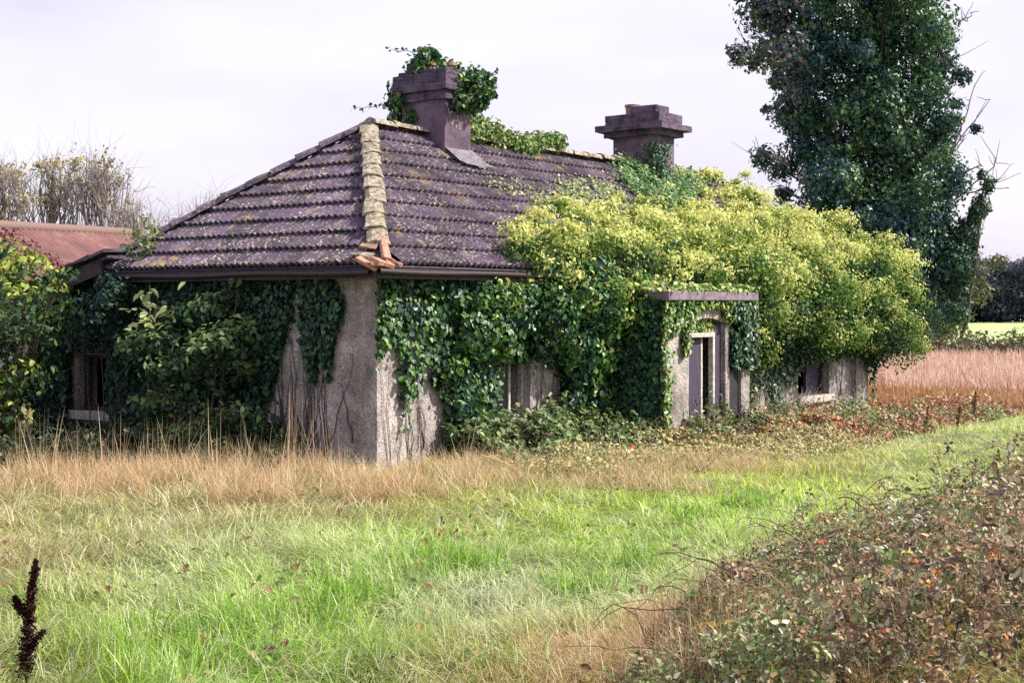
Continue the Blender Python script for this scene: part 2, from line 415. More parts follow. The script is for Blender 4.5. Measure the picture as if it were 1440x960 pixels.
# windows
def window(h, axis, bars, sill_over=.1, glassy=True, base=.12, fm='paint'):
    x0, x1, z0, z1 = h
    def bx(bm, a0, a1, d0, d1, c0, c1, j=0):
        if axis == 'x': bbox(bm, a0, a1, d0, d1, c0, c1, j)
        else: bbox(bm, d0, d1, a0, a1, c0, c1, j)
    wn = thing('window', parent=house)
    bm = bmesh.new(); fw = .055
    bx(bm, x0 + .002, x0 + fw, base, base + .07, z0 + .002, z1 - .002); bx(bm, x1 - fw, x1 - .002, base, base + .07, z0 + .002, z1 - .002)
    bx(bm, x0 + fw + .001, x1 - fw - .001, base, base + .07, z1 - fw, z1 - .002); bx(bm, x0 + fw + .001, x1 - fw - .001, base, base + .07, z0 + .002, z0 + fw)
    bm_obj('frame', bm, M[fm], parent=wn)
    for b in bars:
        bm = bmesh.new(); c = x0 + (x1 - x0) * b
        bx(bm, c - .022, c + .022, base - .004, base + .05, z0 + fw + .002, z1 - fw - .002); bm_obj('mullion', bm, M[fm], parent=wn)
    bm = bmesh.new(); bx(bm, x0 - sill_over, x1 + sill_over, -.09, .115, z0 - .13, z0 - .004, .004); bev(bm, .012); bm_obj('sill', bm, M['sill'], parent=wn)
    if glassy:
        bm = bmesh.new(); bx(bm, x0 + fw, x0 + (x1 - x0) * bars[0] - .03, base + .02, base + .026, z0 + fw, z1 - fw); bm_obj('pane', bm, M['glass'], parent=wn)
    return wn
window(w1, 'x', [.62], .06)
wn3 = window(w3, 'x', [.45], .08, glassy=False, fm='darkwood')
bm = bmesh.new(); bbox(bm, w3[0] + (w3[1] - w3[0]) * .5, w3[1] - .08, .2, .235, w3[2] + .06, w3[3] - .06); bm_obj('shutter', bm, M['door'], parent=wn3)
window(wl, 'y', [.86], .16, glassy=False, fm='darkwood')

# roof deck (under the tiles), fascia and gutters
roof = thing('roof', parent=house)
hx = WD / 2
def rp(t, s):                                     # height of the tile bed
    d = min(t + EO, s + EO, L + EO - t, WD + EO - s)
    return ZE + d * SL
bm = bmesh.new()
A = [bm.verts.new((x, y, ZE - .03)) for x, y in ((-EO, -EO), (L + EO, -EO), (L + EO, WD + EO), (-EO, WD + EO))]
r0 = bm.verts.new((hx, hx, ZR - .03)); r1 = bm.verts.new((L - hx, hx, ZR - .03))
for f in ((A[0], A[1], r1, r0), (A[1], A[2], r1), (A[2], A[3], r0, r1), (A[3], A[0], r0), (A[3], A[2], A[1], A[0])): bm.faces.new(f)
bm_obj('roof_deck', bm, M['slate'], parent=roof)
bm = bmesh.new()
bbox(bm, -EO + .02, L + EO - .02, -EO + .015, -EO + .045, ZE - .17, ZE - .035); bm_obj('fascia', bm, M['darkwood'], parent=house)
bm = bmesh.new(); bbox(bm, -EO + .017, -EO + .047, -EO + .05, WD + EO - .05, ZE - .17, ZE - .035); bm_obj('fascia', bm, M['darkwood'], parent=house)
bm = bmesh.new(); bbox(bm, -EO + .05, L + EO, -EO + .048, -.002, ZE - .12, ZE - .09); bbox(bm, -EO + .05, -.002, -.001, WD + EO, ZE - .12, ZE - .09)
bm_obj('soffit', bm, M['darkwood'], parent=house)
def gutter(p0, p1, name='gutter', sag=.02):
    pts = [Vector(p0).lerp(Vector(p1), i / 14) for i in range(15)]
    T = Tubes(); T.add([(p.x, p.y, p.z - sag * math.sin(i * .9) * .5) for i, p in enumerate(pts)], .034, 8); o = T.build(name, M['gutter'], parent=house); return o
gutter((-EO - .02, -EO - .03, ZE - .085), (6, -EO - .03, ZE - .10)); gutter((-EO - .04, -EO + .1, ZE - .10), (-EO - .04, WD + EO, ZE - .10))

# tiles
TW, GA, NC = .335, SLEN / 10, 10
def tile_mesh(seed):
    r = random.Random(seed); NS = 12; ln = GA * 1.16; bm = bmesh.new()
    rows = []
    for j_, (v, lift) in enumerate(((-.0, .052), (ln, .004))):
        rows.append([bm.verts.new((-TW / 2 + TW * i / NS + (0 if 0 < i < NS else 0), v + (r.uniform(-.004, .004) if v == 0 else 0), lift + (.016 if j_ else .020) * math.cos(i / NS * 6 * math.pi))) for i in range(NS + 1)])
    low = [bm.verts.new((v.co.x, v.co.y + .002, v.co.z - .044)) for v in rows[0]]
    for i in range(NS):
        bm.faces.new((rows[0][i], rows[0][i + 1], rows[1][i + 1], rows[1][i])); bm.faces.new((low[i], low[i + 1], rows[0][i + 1], rows[0][i]))
    bmesh.ops.recalc_face_normals(bm, faces=bm.faces)
    if sum(f.normal.z for f in bm.faces) < 0: bmesh.ops.reverse_faces(bm, faces=bm.faces)
    me = bpy.data.meshes.new('tile'); bm.to_mesh(me); bm.free(); me.materials.append(M['tile'])
    return me
tmesh = [tile_mesh(i) for i in range(5)]
def slope_mat(side, a, v):
    """matrix of a tile whose lower edge centre lies a along the eave, v up the slope"""
    ca, sa = math.cos(ALR), math.sin(ALR)
    if side == 'front': e1, e2, n, o = (1, 0, 0), (0, ca, sa), (0, -sa, ca), Vector((a, -EO + v * ca, ZE + v * sa))
    elif side == 'left': e1, e2, n, o = (0, -1, 0), (ca, 0, sa), (-sa, 0, ca), Vector((-EO + v * ca, a, ZE + v * sa))
    elif side == 'back': e1, e2, n, o = (-1, 0, 0), (0, -ca, sa), (0, sa, ca), Vector((a, WD + EO - v * ca, ZE + v * sa))
    else: e1, e2, n, o = (0, 1, 0), (-ca, 0, sa), (sa, 0, ca), Vector((L + EO - v * ca, a, ZE + v * sa))
    m = Matrix((e1, e2, n)).transposed().to_4x4(); m.translation = o; return m
cands = []
veg_edge = [(TZ(700, 0)[0], 0)]
def roof_hit(px, py):                             # roof front plane seen at px, py -> (t, v fraction)
    lo, hi = -EO, hx
    for _ in range(40):
        s = (lo + hi) / 2; t, z = TZ(px, py, s)
        if z > ZE + (s + EO) * SL: lo = s
        else: hi = s
    return TZ(px, py, s)[0], (s + EO) / RUN
EDGE = [roof_hit(*q) for q in ((695, 372), (712, 345), (735, 312), (800, 300), (850, 285), (885, 262), (905, 240), (975, 248))]
EDGE.sort()
def edge_t(t):                                    # how far up the front slope the greenery reaches (fraction)
    return float(np.interp(t, [e[0] for e in EDGE], [e[1] for e in EDGE]))
for c in range(NC):
    v = c * GA; off = (c % 2) * TW / 2
    for side in ('front', 'left', 'back', 'right'):
        ln = (L if side in ('front', 'back') else WD) + EO
        a = -EO + TW / 2 - off
        while a < ln + TW / 2:
            d = v * math.cos(ALR); lo, hi = -EO + d, ln - d
            if a + TW / 2 > lo - .0 and a - TW / 2 < hi:
                if side == 'left': wpos = W(-EO + d, a, 0)
                elif side == 'front': wpos = W(a, -EO + d, 0)
                elif side == 'back': wpos = W(a, WD, 0)
                else: wpos = W(L, a, 0)
                hidden = side in ('back', 'right') or (side == 'front' and a > EDGE[0][0] and (c + .5) / NC < edge_t(a) - .06)
                # the broken corner has lost its lowest tiles
                gone = (c == 0 and a < -EO + .33 and side == 'front') or (c == 0 and side == 'left' and a < -EO + .40)
                if not gone: cands.append((hidden, math.hypot(*wpos[:2]), side, a, v, lo, hi))
            a += TW
cands.sort(key=lambda q: (q[0], q[1]))
print('tiles', len(cands), 'visible', sum(not q[0] for q in cands))
rest = bmesh.new()
for k, (hid, dist, side, a, v, lo, hi) in enumerate(cands):
    m = slope_mat(side, a, v)
    m = m @ Matrix.Rotation(random.gauss(0, .008), 4, 'Z') @ Matrix.Rotation(random.gauss(0, .004), 4, 'X'); m.translation += Vector((0, 0, random.uniform(0, .006)))
    dtop = GA * 1.16 * math.cos(ALR)
    cut = a - TW / 2 < lo + dtop or a + TW / 2 > hi - dtop
    me = tmesh[k % 5]
    if cut:
        bm = bmesh.new(); bm.from_mesh(me); bm.transform(m)
        if side == 'front': planes = [((-EO, -EO, 0), (-1, 1, 0)), ((L + EO, -EO, 0), (1, 1, 0))]
        elif side == 'left': planes = [((-EO, -EO, 0), (1, -1, 0)), ((-EO, WD + EO, 0), (1, 1, 0))]
        elif side == 'back': planes = [((-EO, WD + EO, 0), (-1, -1, 0)), ((L + EO, WD + EO, 0), (1, -1, 0))]
        else: planes = [((L + EO, -EO, 0), (-1, -1, 0)), ((L + EO, WD + EO, 0), (-1, 1, 0))]
        for co, no in planes:
            bmesh.ops.bisect_plane(bm, geom=bm.verts[:] + bm.edges[:] + bm.faces[:], plane_co=co, plane_no=no, clear_outer=True)
        if len(bm.faces) < 3: bm.free(); continue
        bm.transform(m.inverted()); me = bpy.data.meshes.new('tile'); bm.to_mesh(me); bm.free()
        if not me.materials: me.materials.append(M['tile'])
    if k < 298 and not hid:
        o = bpy.data.objects.new('tile', me); put(o, parent=roof); o.matrix_local = m
    else:
        tmp = bmesh.new(); tmp.from_mesh(me); tmp.transform(m); t2 = bpy.data.meshes.new('x'); tmp.to_mesh(t2); tmp.free(); rest.from_mesh(t2); bpy.data.meshes.remove(t2)
bm_obj('tile_field', rest, M['tile'], parent=roof, kind='stuff')

def cap_tile(p0, p1, up, wdt=.13, h=.09, jit=.01, mat='hip', name='hip_tile', **k):
    """a half-round capping tile from p0 to p1"""
    jv = Vector([random.uniform(-.012, .012) for _ in range(3)]) * (jit / .013); p0, p1 = Vector(p0) + jv + Vector((0, 0, .012)), Vector(p1) + jv; d = (p1 - p0).normalized(); up = Vector(up); sd = d.cross(up).normalized(); up = sd.cross(d)
    bm = bmesh.new(); rings = []
    for j, q in enumerate((p0, p0.lerp(p1, .5), p1 + d * .03)):
        sc = 1.10 if j == 0 else (1.0 if j == 1 else .95); r = []
        for i in range(7):
            th = math.pi * (i / 6); rr = random.uniform(-jit, jit)
            r.append(bm.verts.new(q + sd * math.cos(th) * (wdt * sc + rr) + up * (math.sin(th) * (h * sc + rr) - .035)))
        rings.append(r)
    for a, b in zip(rings, rings[1:]):
        for i in range(6): bm.faces.new((a[i], a[i + 1], b[i + 1], b[i]))
    bm.faces.new(rings[0]); bm.faces.new(rings[2])
    return bm_obj(name, bm, M[mat], parent=roof, smooth=False)
def run_caps(a, b, n, skip0=0, name='hip_tile', **kw):
    a, b = Vector(a), Vector(b)
    for i in range(n):
        if i < skip0: continue
        cap_tile(a.lerp(b, i / n), a.lerp(b, (i + 1) / n), (0, 0, 1), name=name, **kw)
zo = .075
run_caps((-EO, -EO, ZE + zo), (hx, hx, ZR + zo), 11, skip0=1, wdt=.135, h=.055, jit=.013)
run_caps((-EO, WD + EO, ZE + zo), (hx, hx, ZR + zo), 11, wdt=.13, mat='tile')
run_caps((L + EO, -EO, ZE + zo), (L - hx, hx, ZR + zo), 11)
run_caps((L + EO, WD + EO, ZE + zo), (L - hx, hx, ZR + zo), 11)
run_caps((hx, hx, ZR + zo), (L - hx, hx, ZR + zo), 22, name='ridge_tile', wdt=.13, jit=.014)
# broken clay pieces at the near corner
def shard(c, sx, sy, sz, rot, mat='clay', name='clay_fragment'):
    bm = bmesh.new(); bbox(bm, -sx / 2, sx / 2, -sy / 2, sy / 2, -sz / 2, sz / 2, .018); bev(bm, .008, 1)
    o = bm_obj(name, bm, M[mat], parent=roof); o.location = c; o.rotation_euler = rot
shard((-.30, -.16, ZE + .02), .26, .30, .05, (.5, -.2, .4)); shard((-.22, -.30, ZE + .02), .34, .16, .06, (.35, .1, .1)); shard((-.10, -.22, ZE + .19), .10, .42, .05, (.65, .2, -.5))
shard((-.12, -.12, ZE + .10), .22, .22, .06, (.2, -.6, .8), 'tile'); shard((.0, -.30, ZE + .03), .15, .12, .05, (.5, .2, .2)); shard((-.28, -.02, ZE + .12), .12, .26, .05, (.3, -.5, .1), 'hip')
shard((-.34, -.32, ZE - .01), .12, .14, .05, (.1, .2, .8)); shard((-.2, -.05, ZE + .22), .09, .2, .05, (.1, -.7, .6), 'pot')

# lean-to at the back: its verge drops away to the left
bm = bmesh.new()
zt, zb = ZE + .22, ZE - .42
for x0, x1 in ((-.45, 2.2),):
    q = [(x0, 4.75, zt), (x1, 4.75, zt), (x1, 7.25, zb), (x0, 7.25, zb)]
    up = [bm.verts.new(p) for p in q]; dn = [bm.verts.new((p[0], p[1], p[2] - .05)) for p in q]
    bm.faces.new(up); bm.faces.new(dn)
    for i in range(4): bm.faces.new((up[i], up[(i + 1) % 4], dn[(i + 1) % 4], dn[i]))
bm_obj('lean_to_roof', bm, M['slate'], parent=house)
for i in range(7):                                # heavy uneven verge slates
    f0, f1 = i / 7, (i + 1) / 7 + .03
    bm = bmesh.new()
    bbox(bm, -.55, -.2, 4.7 + 2.6 * f0, 4.7 + 2.6 * f1, 0, .055, .02)
    for v in bm.verts: v.co.z += zt + .02 + (zb - zt) * (v.co.y - 4.75) / 2.5 + (i % 2) * .02
    bm_obj('verge_slate', bm, M['slate'], parent=house)
bm = bmesh.new(); bbox(bm, -.47, -.43, 4.9, 7.2, -.2, -.02)
for v in bm.verts: v.co.z += zt - .03 + (zb - zt) * (v.co.y - 4.75) / 2.5
bm_obj('barge_board', bm, M['darkwood'], parent=house)

# chimneys
def chimney(tc_, w_t, w_s, ztop, steps, pots, capw):
    c = thing('chimney', (tc_, hx, 0), parent=house)
    bm = bmesh.new(); bbox(bm, -w_t / 2, w_t / 2, -w_s / 2, w_s / 2, ZR - .75, ztop); bmesh.ops.subdivide_edges(bm, edges=list(bm.edges), cuts=5, use_grid_fill=True); rough(bm, .006)
    bm_obj('stack', bm, M['chim'], parent=c)
    for z0, z1, ov in steps:
        bm = bmesh.new(); bbox(bm, -w_t / 2 - ov, w_t / 2 + ov, -w_s / 2 - ov, w_s / 2 + ov, z0, z1); bmesh.ops.subdivide_edges(bm, edges=list(bm.edges), cuts=5, use_grid_fill=True); rough(bm, .007)
        bm_obj('cap_course', bm, M['chimcap'], parent=c)
    for x, y, r, z0, z1, mt in pots:
        bm = bmesh.new()
        prof = [(r * .95, z0), (r, z0 + (z1 - z0) * .5), (r * 1.02, z1 - .05), (r * 1.15, z1 - .045), (r * 1.15, z1), (r * .9, z1), (r * .85, z0 + .05)]
        rings = [[bm.verts.new((x + q * math.cos(a * math.pi / 8), y + q * math.sin(a * math.pi / 8), z)) for a in range(16)] for q, z in prof]
        for a_, b_ in zip(rings, rings[1:]):
            for i in range(16): bm.faces.new((a_[i], a_[(i + 1) % 16], b_[(i + 1) % 16], b_[i]))
        bm.faces.new(rings[-1]); bm_obj('chimney_pot', bm, M[mt], parent=c)
    return c
TA, TB = hx + 1.52, hx + 7.6
chA = chimney(TA, .62, .88, 5.34, [(5.15, 5.28, .06), (5.285, 5.40, .12), (5.405, 5.56, .10), (5.565, 5.62, .04)], [(.0, .22, .14, 5.60, 5.80, 'pot'), (.05, -.2, .13, 5.60, 5.76, 'pot')], .1)
chB = chimney(TB, .62, .98, 5.30, [(5.20, 5.30, .13), (5.305, 5.42, .25), (5.425, 5.62, .11)], [(-.02, .24, .13, 5.60, 5.85, 'pot')], .1)
bm = bmesh.new(); bbox(bm, -.24, .26, -.42, .14, 5.625, 5.80, .015); bev(bm, .02, 1); bm_obj('cap_course', bm, M['chimcap'], parent=chB)
# pale lead flashing below chimney A on the front slope
def flash(ch, x0, x1, s0, s1, wob=.03, lift=.135):
    bm = bmesh.new(); g = []
    for i in range(6):
        row = []
        for j in range(5):
            x = x0 + (x1 - x0) * i / 5 + (random.uniform(-wob, wob) if j == 0 else 0) + (.14 if j == 0 else 0); s_ = s0 + (s1 - s0) * j / 4 + (random.uniform(-wob, wob) if j == 0 else 0)
            row.append(bm.verts.new((x, s_, ZE + (s_ + hx + EO) * SL + lift)))
        g.append(row)
    for i in range(5):
        for j in range(4): bm.faces.new((g[i][j], g[i + 1][j], g[i + 1][j + 1], g[i][j + 1]))
    bmesh.ops.solidify(bm, geom=bm.faces[:], thickness=.008); bm_obj('flashing', bm, M['flash'], parent=ch)
flash(chA, -.30, .36, -.82, -.43)
# bits of bare render and stalks on chimney A's front
T = Tubes(); r2 = np.random.default_rng(5)
for k in range(14):
    x, z = r2.uniform(-.22, .22), r2.uniform(4.75, 5.02)
    T.add(wander((x, -.452, z), (x + r2.uniform(-.12, .12), -.455, z + r2.uniform(-.14, .14)), 5, .03, r=r2) * np.array([1, 0, 1]) + np.array([0, -.452, 0]), .006, 4, col=(.5, .45, .42))
T.build('dead_tendril', M['stem'], parent=chA)

# porch
PD = 1.1
porch = thing('porch', parent=house)
t0p = TZ(930, 0, -PD)[0]; t1p = TZ(1054, 0, -PD)[0]; d0 = TZ(969, 0, -PD)[0]; d1 = TZ(1020, 0, -PD)[0]
def zz(py, px=990): return TZ(px, py, -PD)[1]
ZC = zz(423)
def pbox(name, x0, x1, y0, y1, z0, z1, mat, jit=0, b=0, cuts=0, par=None):
    bm = bmesh.new(); bbox(bm, x0, x1, y0, y1, z0, z1, jit)
    if cuts: bmesh.ops.subdivide_edges(bm, edges=list(bm.edges), cuts=cuts, use_grid_fill=True); rough(bm, .007)
    if b: bev(bm, b)
    return bm_obj(name, bm, M[mat], parent=par or porch)
zd = zz(455)
pbox('porch_wall', t0p, d0, -PD, -PD + .2, -.9, zd, 'wall', cuts=8)
pbox('porch_wall', d1, d1 + .13, -PD, -PD + .2, -.9, zd, 'wall', cuts=8)
pbox('porch_wall', t1p - .28, t1p, -PD, -PD + .2, -.9, zd, 'wall', cuts=8)
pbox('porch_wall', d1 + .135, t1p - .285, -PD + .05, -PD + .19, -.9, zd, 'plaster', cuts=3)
# header with a segmental arch
bm = bmesh.new(); n = 16; za = zz(456)
fr = []
for i in range(n + 1):
    x = d0 + (d1 - d0) * i / n; fr.append((x, za - .0 + .10 * (1 - ((i / n) * 2 - 1) ** 2)))
pts = [(t0p, zd + .003), (d0, zd + .003)] + fr[1:-1] + [(d1, zd + .003), (t1p, zd + .003), (t1p, ZC), (t0p, ZC)]
f1 = [bm.verts.new((x, -PD, z)) for x, z in pts]; f2 = [bm.verts.new((x, -PD + .2, z)) for x, z in pts]
bm.faces.new(f1); bm.faces.new(list(reversed(f2)))
for i in range(len(pts)): bm.faces.new((f1[i], f2[i], f2[(i + 1) % len(pts)], f1[(i + 1) % len(pts)]))
bm_obj('porch_header', bm, M['wall'], parent=porch)
pbox('porch_wall', t0p, t0p + .2, -PD + .203, -.02, -.9, ZC, 'wall', cuts=5)
pbox('porch_wall', t1p - .2, t1p, -PD + .203, -.02, -.9, ZC, 'wall', cuts=5)
pbox('canopy_slab', t0p - .06, t1p + .02, -PD - .16, -.02, ZC + .003, zz(410), 'slab', .01, .02)
# door frame, transom bar and the door standing half open
fz = zz(474); sz = zz(604)
dfr = thing('door_frame', parent=porch)
dm = d0 + (d1 - d0) * .74
pbox('jamb', d0 + .003, d0 + .05, -PD + .04, -PD + .12, -.5, fz, 'paint', par=dfr); pbox('jamb', dm - .03, dm + .03, -PD + .04, -PD + .12, -.5, fz, 'paint', par=dfr)
pbox('head', d0 + .003, dm + .03, -PD + .036, -PD + .124, fz + .001, fz + .07, 'paint', par=dfr)
pbox('door', d0 + .22, d0 + .60, -PD + .15, -PD + .19, -.4, fz - .03, 'door')
pbox('side_panel', dm + .04, d1 - .004, -PD + .08, -PD + .12, -.4, zd - .02, 'door')
pbox('door_post', d0 + .605, d0 + .655, -PD + .14, -PD + .20, -.4, fz - .02, 'paint')
pbox('threshold', d0 - .02, d1 + .03, -PD - .04, -PD - .006, sz - .1, sz, 'slab', .008)

# ------------------------------------------------------------------ greenery on the cottage
HL = (CX, CY, 0.0)
def in_poly(x, y, poly):
    c = np.zeros(len(x), bool); j = len(poly) - 1
    for i in range(len(poly)):
        xi, yi = poly[i]; xj, yj = poly[j]
        c ^= ((yi > y) != (yj > y)) & (x < (xj - xi) * (y - yi) / (yj - yi + 1e-12) + xi); j = i
    return c
def house_leaves(name, P, N, size, cols, mat, label, cat='ivy', **k):
    o = leaves_obj(name, P, N, size, cols, mat, **k, label=label, cat=cat); o.location = HL; o.rotation_euler = (0, 0, ROTZ); return o
GRN_D = [(30, 62, 52), (38, 78, 52), (52, 92, 50), (26, 50, 52), (70, 105, 58)]
GRN_M = [(62, 100, 48), (84, 122, 52), (100, 135, 60), (48, 88, 50)]
GOLD = [(172, 182, 88), (198, 202, 122), (146, 166, 70), (214, 214, 150), (112, 142, 60)]

# wall ivy: a close skin over the render with bare patches left open
bare = [[(520, 520), (545, 478), (556, 500), (560, 560), (566, 600), (565, 700), (520, 700)],
        [(566, 700), (566, 580), (582, 545), (592, 512), (602, 540), (618, 560), (626, 612), (618, 700)],
        [(741, 620), (744, 500), (752, 478), (764, 520), (776, 505), (788, 545), (790, 620)],
        [(866, 640), (868, 500), (876, 470), (886, 500), (896, 560), (902, 640)],
        [(1104, 620), (1112, 525), (1160, 512), (1180, 500), (1212, 500), (1222, 545), (1226, 640), (1104, 640)]]
bare_px = bare
bare = [[TZ(*q) for q in pl] for pl in bare]
n = 30000
t = rng.uniform(-.06, L + .2, n); z = rng.uniform(-.1, 2.4, n)
k = np.ones(n, bool)
for pl in bare: k &= ~in_poly(t + rng.normal(0, .03, n), z + rng.normal(0, .05, n), pl)
for h in (w1, w3): k &= ~((t > h[0] + .05) & (t < h[1] - .02) & (z > h[2] - .1) & (z < h[3] - .35))
k &= ~((t > t0p) & (t < t1p))
low = (z < .75) & (t > .4); k &= ~(low & (rng.random(n) < .35)); k &= ~((z < .5) & (fbm(t, z, .5, 9) > .5))
k &= (fbm(t, z * .4, .35, 4) + .45 * (z / 2.4) > .34)
t, z = t[k], z[k]; n = len(t)
P = np.stack([t, -.03 - rng.random(n) ** 2 * .16, z], 1)
N = nrm(np.tile([0., -1, .45], (n, 1)) + rng.normal(0, .33, (n, 3)))
e1 = (TZ(640, 0)[0] - t) / 2.4
cols = pal(n, GRN_D, [3, 4, 3, 2, 2]); lt = rng.random(n) < np.clip(.25 + e1 * .5, .1, .7); cols[lt] = pal(lt.sum(), GRN_M)
# a second thicker skin hanging near the corner and around the window
house_leaves('ivy', P, N, rng.uniform(.055, .10, n), cols, M['ivy'], 'dark glossy ivy skin on the front wall under the gutter', droop=1.2, aspect=.9)

# thick dark masses of ivy bulging from the wall between corner and porch
def jb(B, rj=.06): B = np.array(B, float); B[:, :3] += rng.normal(0, rj, (len(B), 3)); return B
BD = []
for px, py, rr, s in [(640, 430, .34, -.15), (665, 470, .36, -.2), (640, 520, .26, -.08), (690, 420, .4, -.3), (700, 480, .32, -.25), (735, 440, .42, -.35), (715, 500, .22, -.2), (650, 570, .3, -.1), (670, 610, .3, -.1), (640, 610, .22, -.05),
                      (780, 430, .45, -.45), (830, 420, .5, -.45), (880, 420, .45, -.45), (770, 480, .34, -.35), (815, 480, .45, -.35), (850, 500, .4, -.3), (820, 530, .36, -.2), (840, 560, .33, -.2), (800, 570, .3, -.15),
                      (905, 480, .4, -.6), (915, 440, .4, -.8), (905, 530, .3, -.6), (915, 570, .3, -.75), (900, 600, .26, -.5), (860, 455, .4, -.4), (600, 400, .2, -.1), (560, 400, .16, -.06), (620, 460, .25, -.06), (575, 440, .18, -.03)]:
    tt, zz_ = TZ(px, py, s); BD.append((tt, s, zz_, rr * 1.1, rr * .75, rr))
P, N, _, I = blob_points(jb(BD, .04), 420, depth=.45, tilt=.5)
kk = (P[:, 1] < -.02); P, N, I = P[kk], N[kk], I[kk]; n = len(P)
wp = W(P[:, 0], P[:, 1], P[:, 2]); qx = 720 + F * wp[:, 0] / wp[:, 1] + rng.normal(0, 3, n); qy = HZ - (wp[:, 2] - EYE) * F / wp[:, 1] + rng.normal(0, 6, n)
kb = np.ones(n, bool)
for pl in bare_px: kb &= ~in_poly(qx, qy, pl)
P, N, I = P[kb], N[kb], I[kb]; n = len(P)
k2 = ~((P[:, 0] > w1[0] - .05) & (P[:, 0] < w1[1]) & (P[:, 2] < 1.25)); P, N, I = P[k2], N[k2], I[k2]; n = len(P)
cols = pal(n, GRN_D, [3, 4, 4, 2, 2]); g = (fbm(P[:, 0], P[:, 2], .5, 7) + rng.normal(0, .1, n)) > .56; cols[g] = pal(g.sum(), GRN_M)
f = (rng.random(n) < .06) & (N[:, 2] > .2); cols[f] = pal(f.sum(), GOLD)
house_leaves('ivy', P, N, rng.uniform(.06, .11, n), cols, M['ivy'], 'bulging dark green ivy between the house corner and the porch', droop=.8, aspect=.75)

# the great yellow-green mound over the far half of the roof
BM = []
r3 = np.random.default_rng(21)
for tt in np.arange(TZ(706, 0)[0], 15.2, .42):
    et = edge_t(min(tt, EDGE[-1][0])) if tt < hx + 10 else 1.0
    et = min(et, .75 if tt < 5.2 else 1)
    hipd = L + EO - tt
    smax = min(et * RUN - EO, hipd - EO + .6)      # how deep over the roof
    thick0 = float(np.interp(tt, [2, 4, 7, 10, 12, 14, 16], [.2, .24, .24, .20, .26, .32, .36]))
    for s in np.arange(-.15, max(smax, -.1) + .01, .48):
        d = min(s + EO, max(hipd, 0)); zb_ = ZE + d * SL
        thick = thick0 * (1 - (s + EO) / RUN * float(np.interp(tt, [10.5, 13.5], [.75, .25])))
        r_ = thick * r3.uniform(.65, 1.25) * (1.0 if s < smax - .5 else .62) + (.1 if s < 1.2 or tt > 13 else .02)
        BM.append((tt + r3.normal(0, .1), s + r3.normal(0, .08), zb_ + thick * .35, r_ * 1.15, r_ * 1.15, r_ * .85))
    # brow hanging over the eave and down
    zlow = float(np.interp(tt, [2, 4, 5, 8, 9, 11.5, 13, 14.5, 16], [2.2, 2.15, 2.25, 2.0, 1.5, 1.72, 1.78, 1.6, .9]))
    outw = float(np.interp(tt, [2, 5, 8, 10, 14, 16], [.35, .5, .6, .8, .95, .7]))
    for zc in np.arange(zlow, ZE + .2, .42):
        r_ = r3.uniform(.27, .52) * (1 + .2 * (tt > 8))
        ww = outw * (1 - .35 * ((ZE - zc) / 1.5))
        for s in ((-ww * .7, -ww * .25) if tt > 8 else (-ww * .55,)):
            BM.append((tt + r3.normal(0, .12), s + r3.normal(0, .06), zc + r3.normal(0, .08), r_, r_ * .9, r_))
for tt, s, zc, r_ in [(15.1, .2, 2.2, .6), (15.3, .9, 2.1, .65), (15.2, 1.8, 2.3, .7), (14.9, -.2, 1.5, .45), (15.2, .3, 1.5, .5), (14.95, -.1, 1.0, .35), (15.2, 2.8, 2.2, .7), (14.7, -.4, 2.45, .45), (14.4, -.5, 2.75, .5), (13.6, -.5, 2.8, .5)]:
    BM.append((tt, s, zc, r_, r_, r_))
P, N, Nr, I = blob_points(BM, 270, depth=.75, tilt=.6, bump=.55)
sl_h = ZE + np.minimum(np.minimum(P[:, 1] + EO, L + EO - P[:, 0]), WD + EO - P[:, 1]) * SL
inside = (P[:, 1] > 0) & (P[:, 0] < L) & (P[:, 2] < ZE) | ((P[:, 1] > -EO) & (P[:, 0] < L + EO) & (P[:, 2] > ZE - .1) & (P[:, 2] < sl_h + .03)) | (P[:, 2] < ground_z(W(P[:, 0], P[:, 1], 0)[:, 0], W(P[:, 0], P[:, 1], 0)[:, 1]))
chb = (np.abs(P[:, 0] - TB) < .42) & (np.abs(P[:, 1] - hx) < .56)
P, N, Nr, I = (a[~(inside | chb)] for a in (P, N, Nr, I)); n = len(P)
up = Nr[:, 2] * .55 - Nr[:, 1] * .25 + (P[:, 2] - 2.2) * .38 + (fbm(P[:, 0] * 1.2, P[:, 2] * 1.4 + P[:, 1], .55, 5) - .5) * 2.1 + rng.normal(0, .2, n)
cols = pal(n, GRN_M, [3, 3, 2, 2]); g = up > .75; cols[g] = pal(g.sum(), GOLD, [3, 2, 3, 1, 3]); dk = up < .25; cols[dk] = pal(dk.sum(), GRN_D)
sz_ = rng.uniform(.05, .10, n)
mound = house_leaves('ivy', P, N, sz_, cols, M['gold'], 'huge mound of yellow-green flowering ivy swallowing the far half of the roof', droop=.1, aspect=.6)
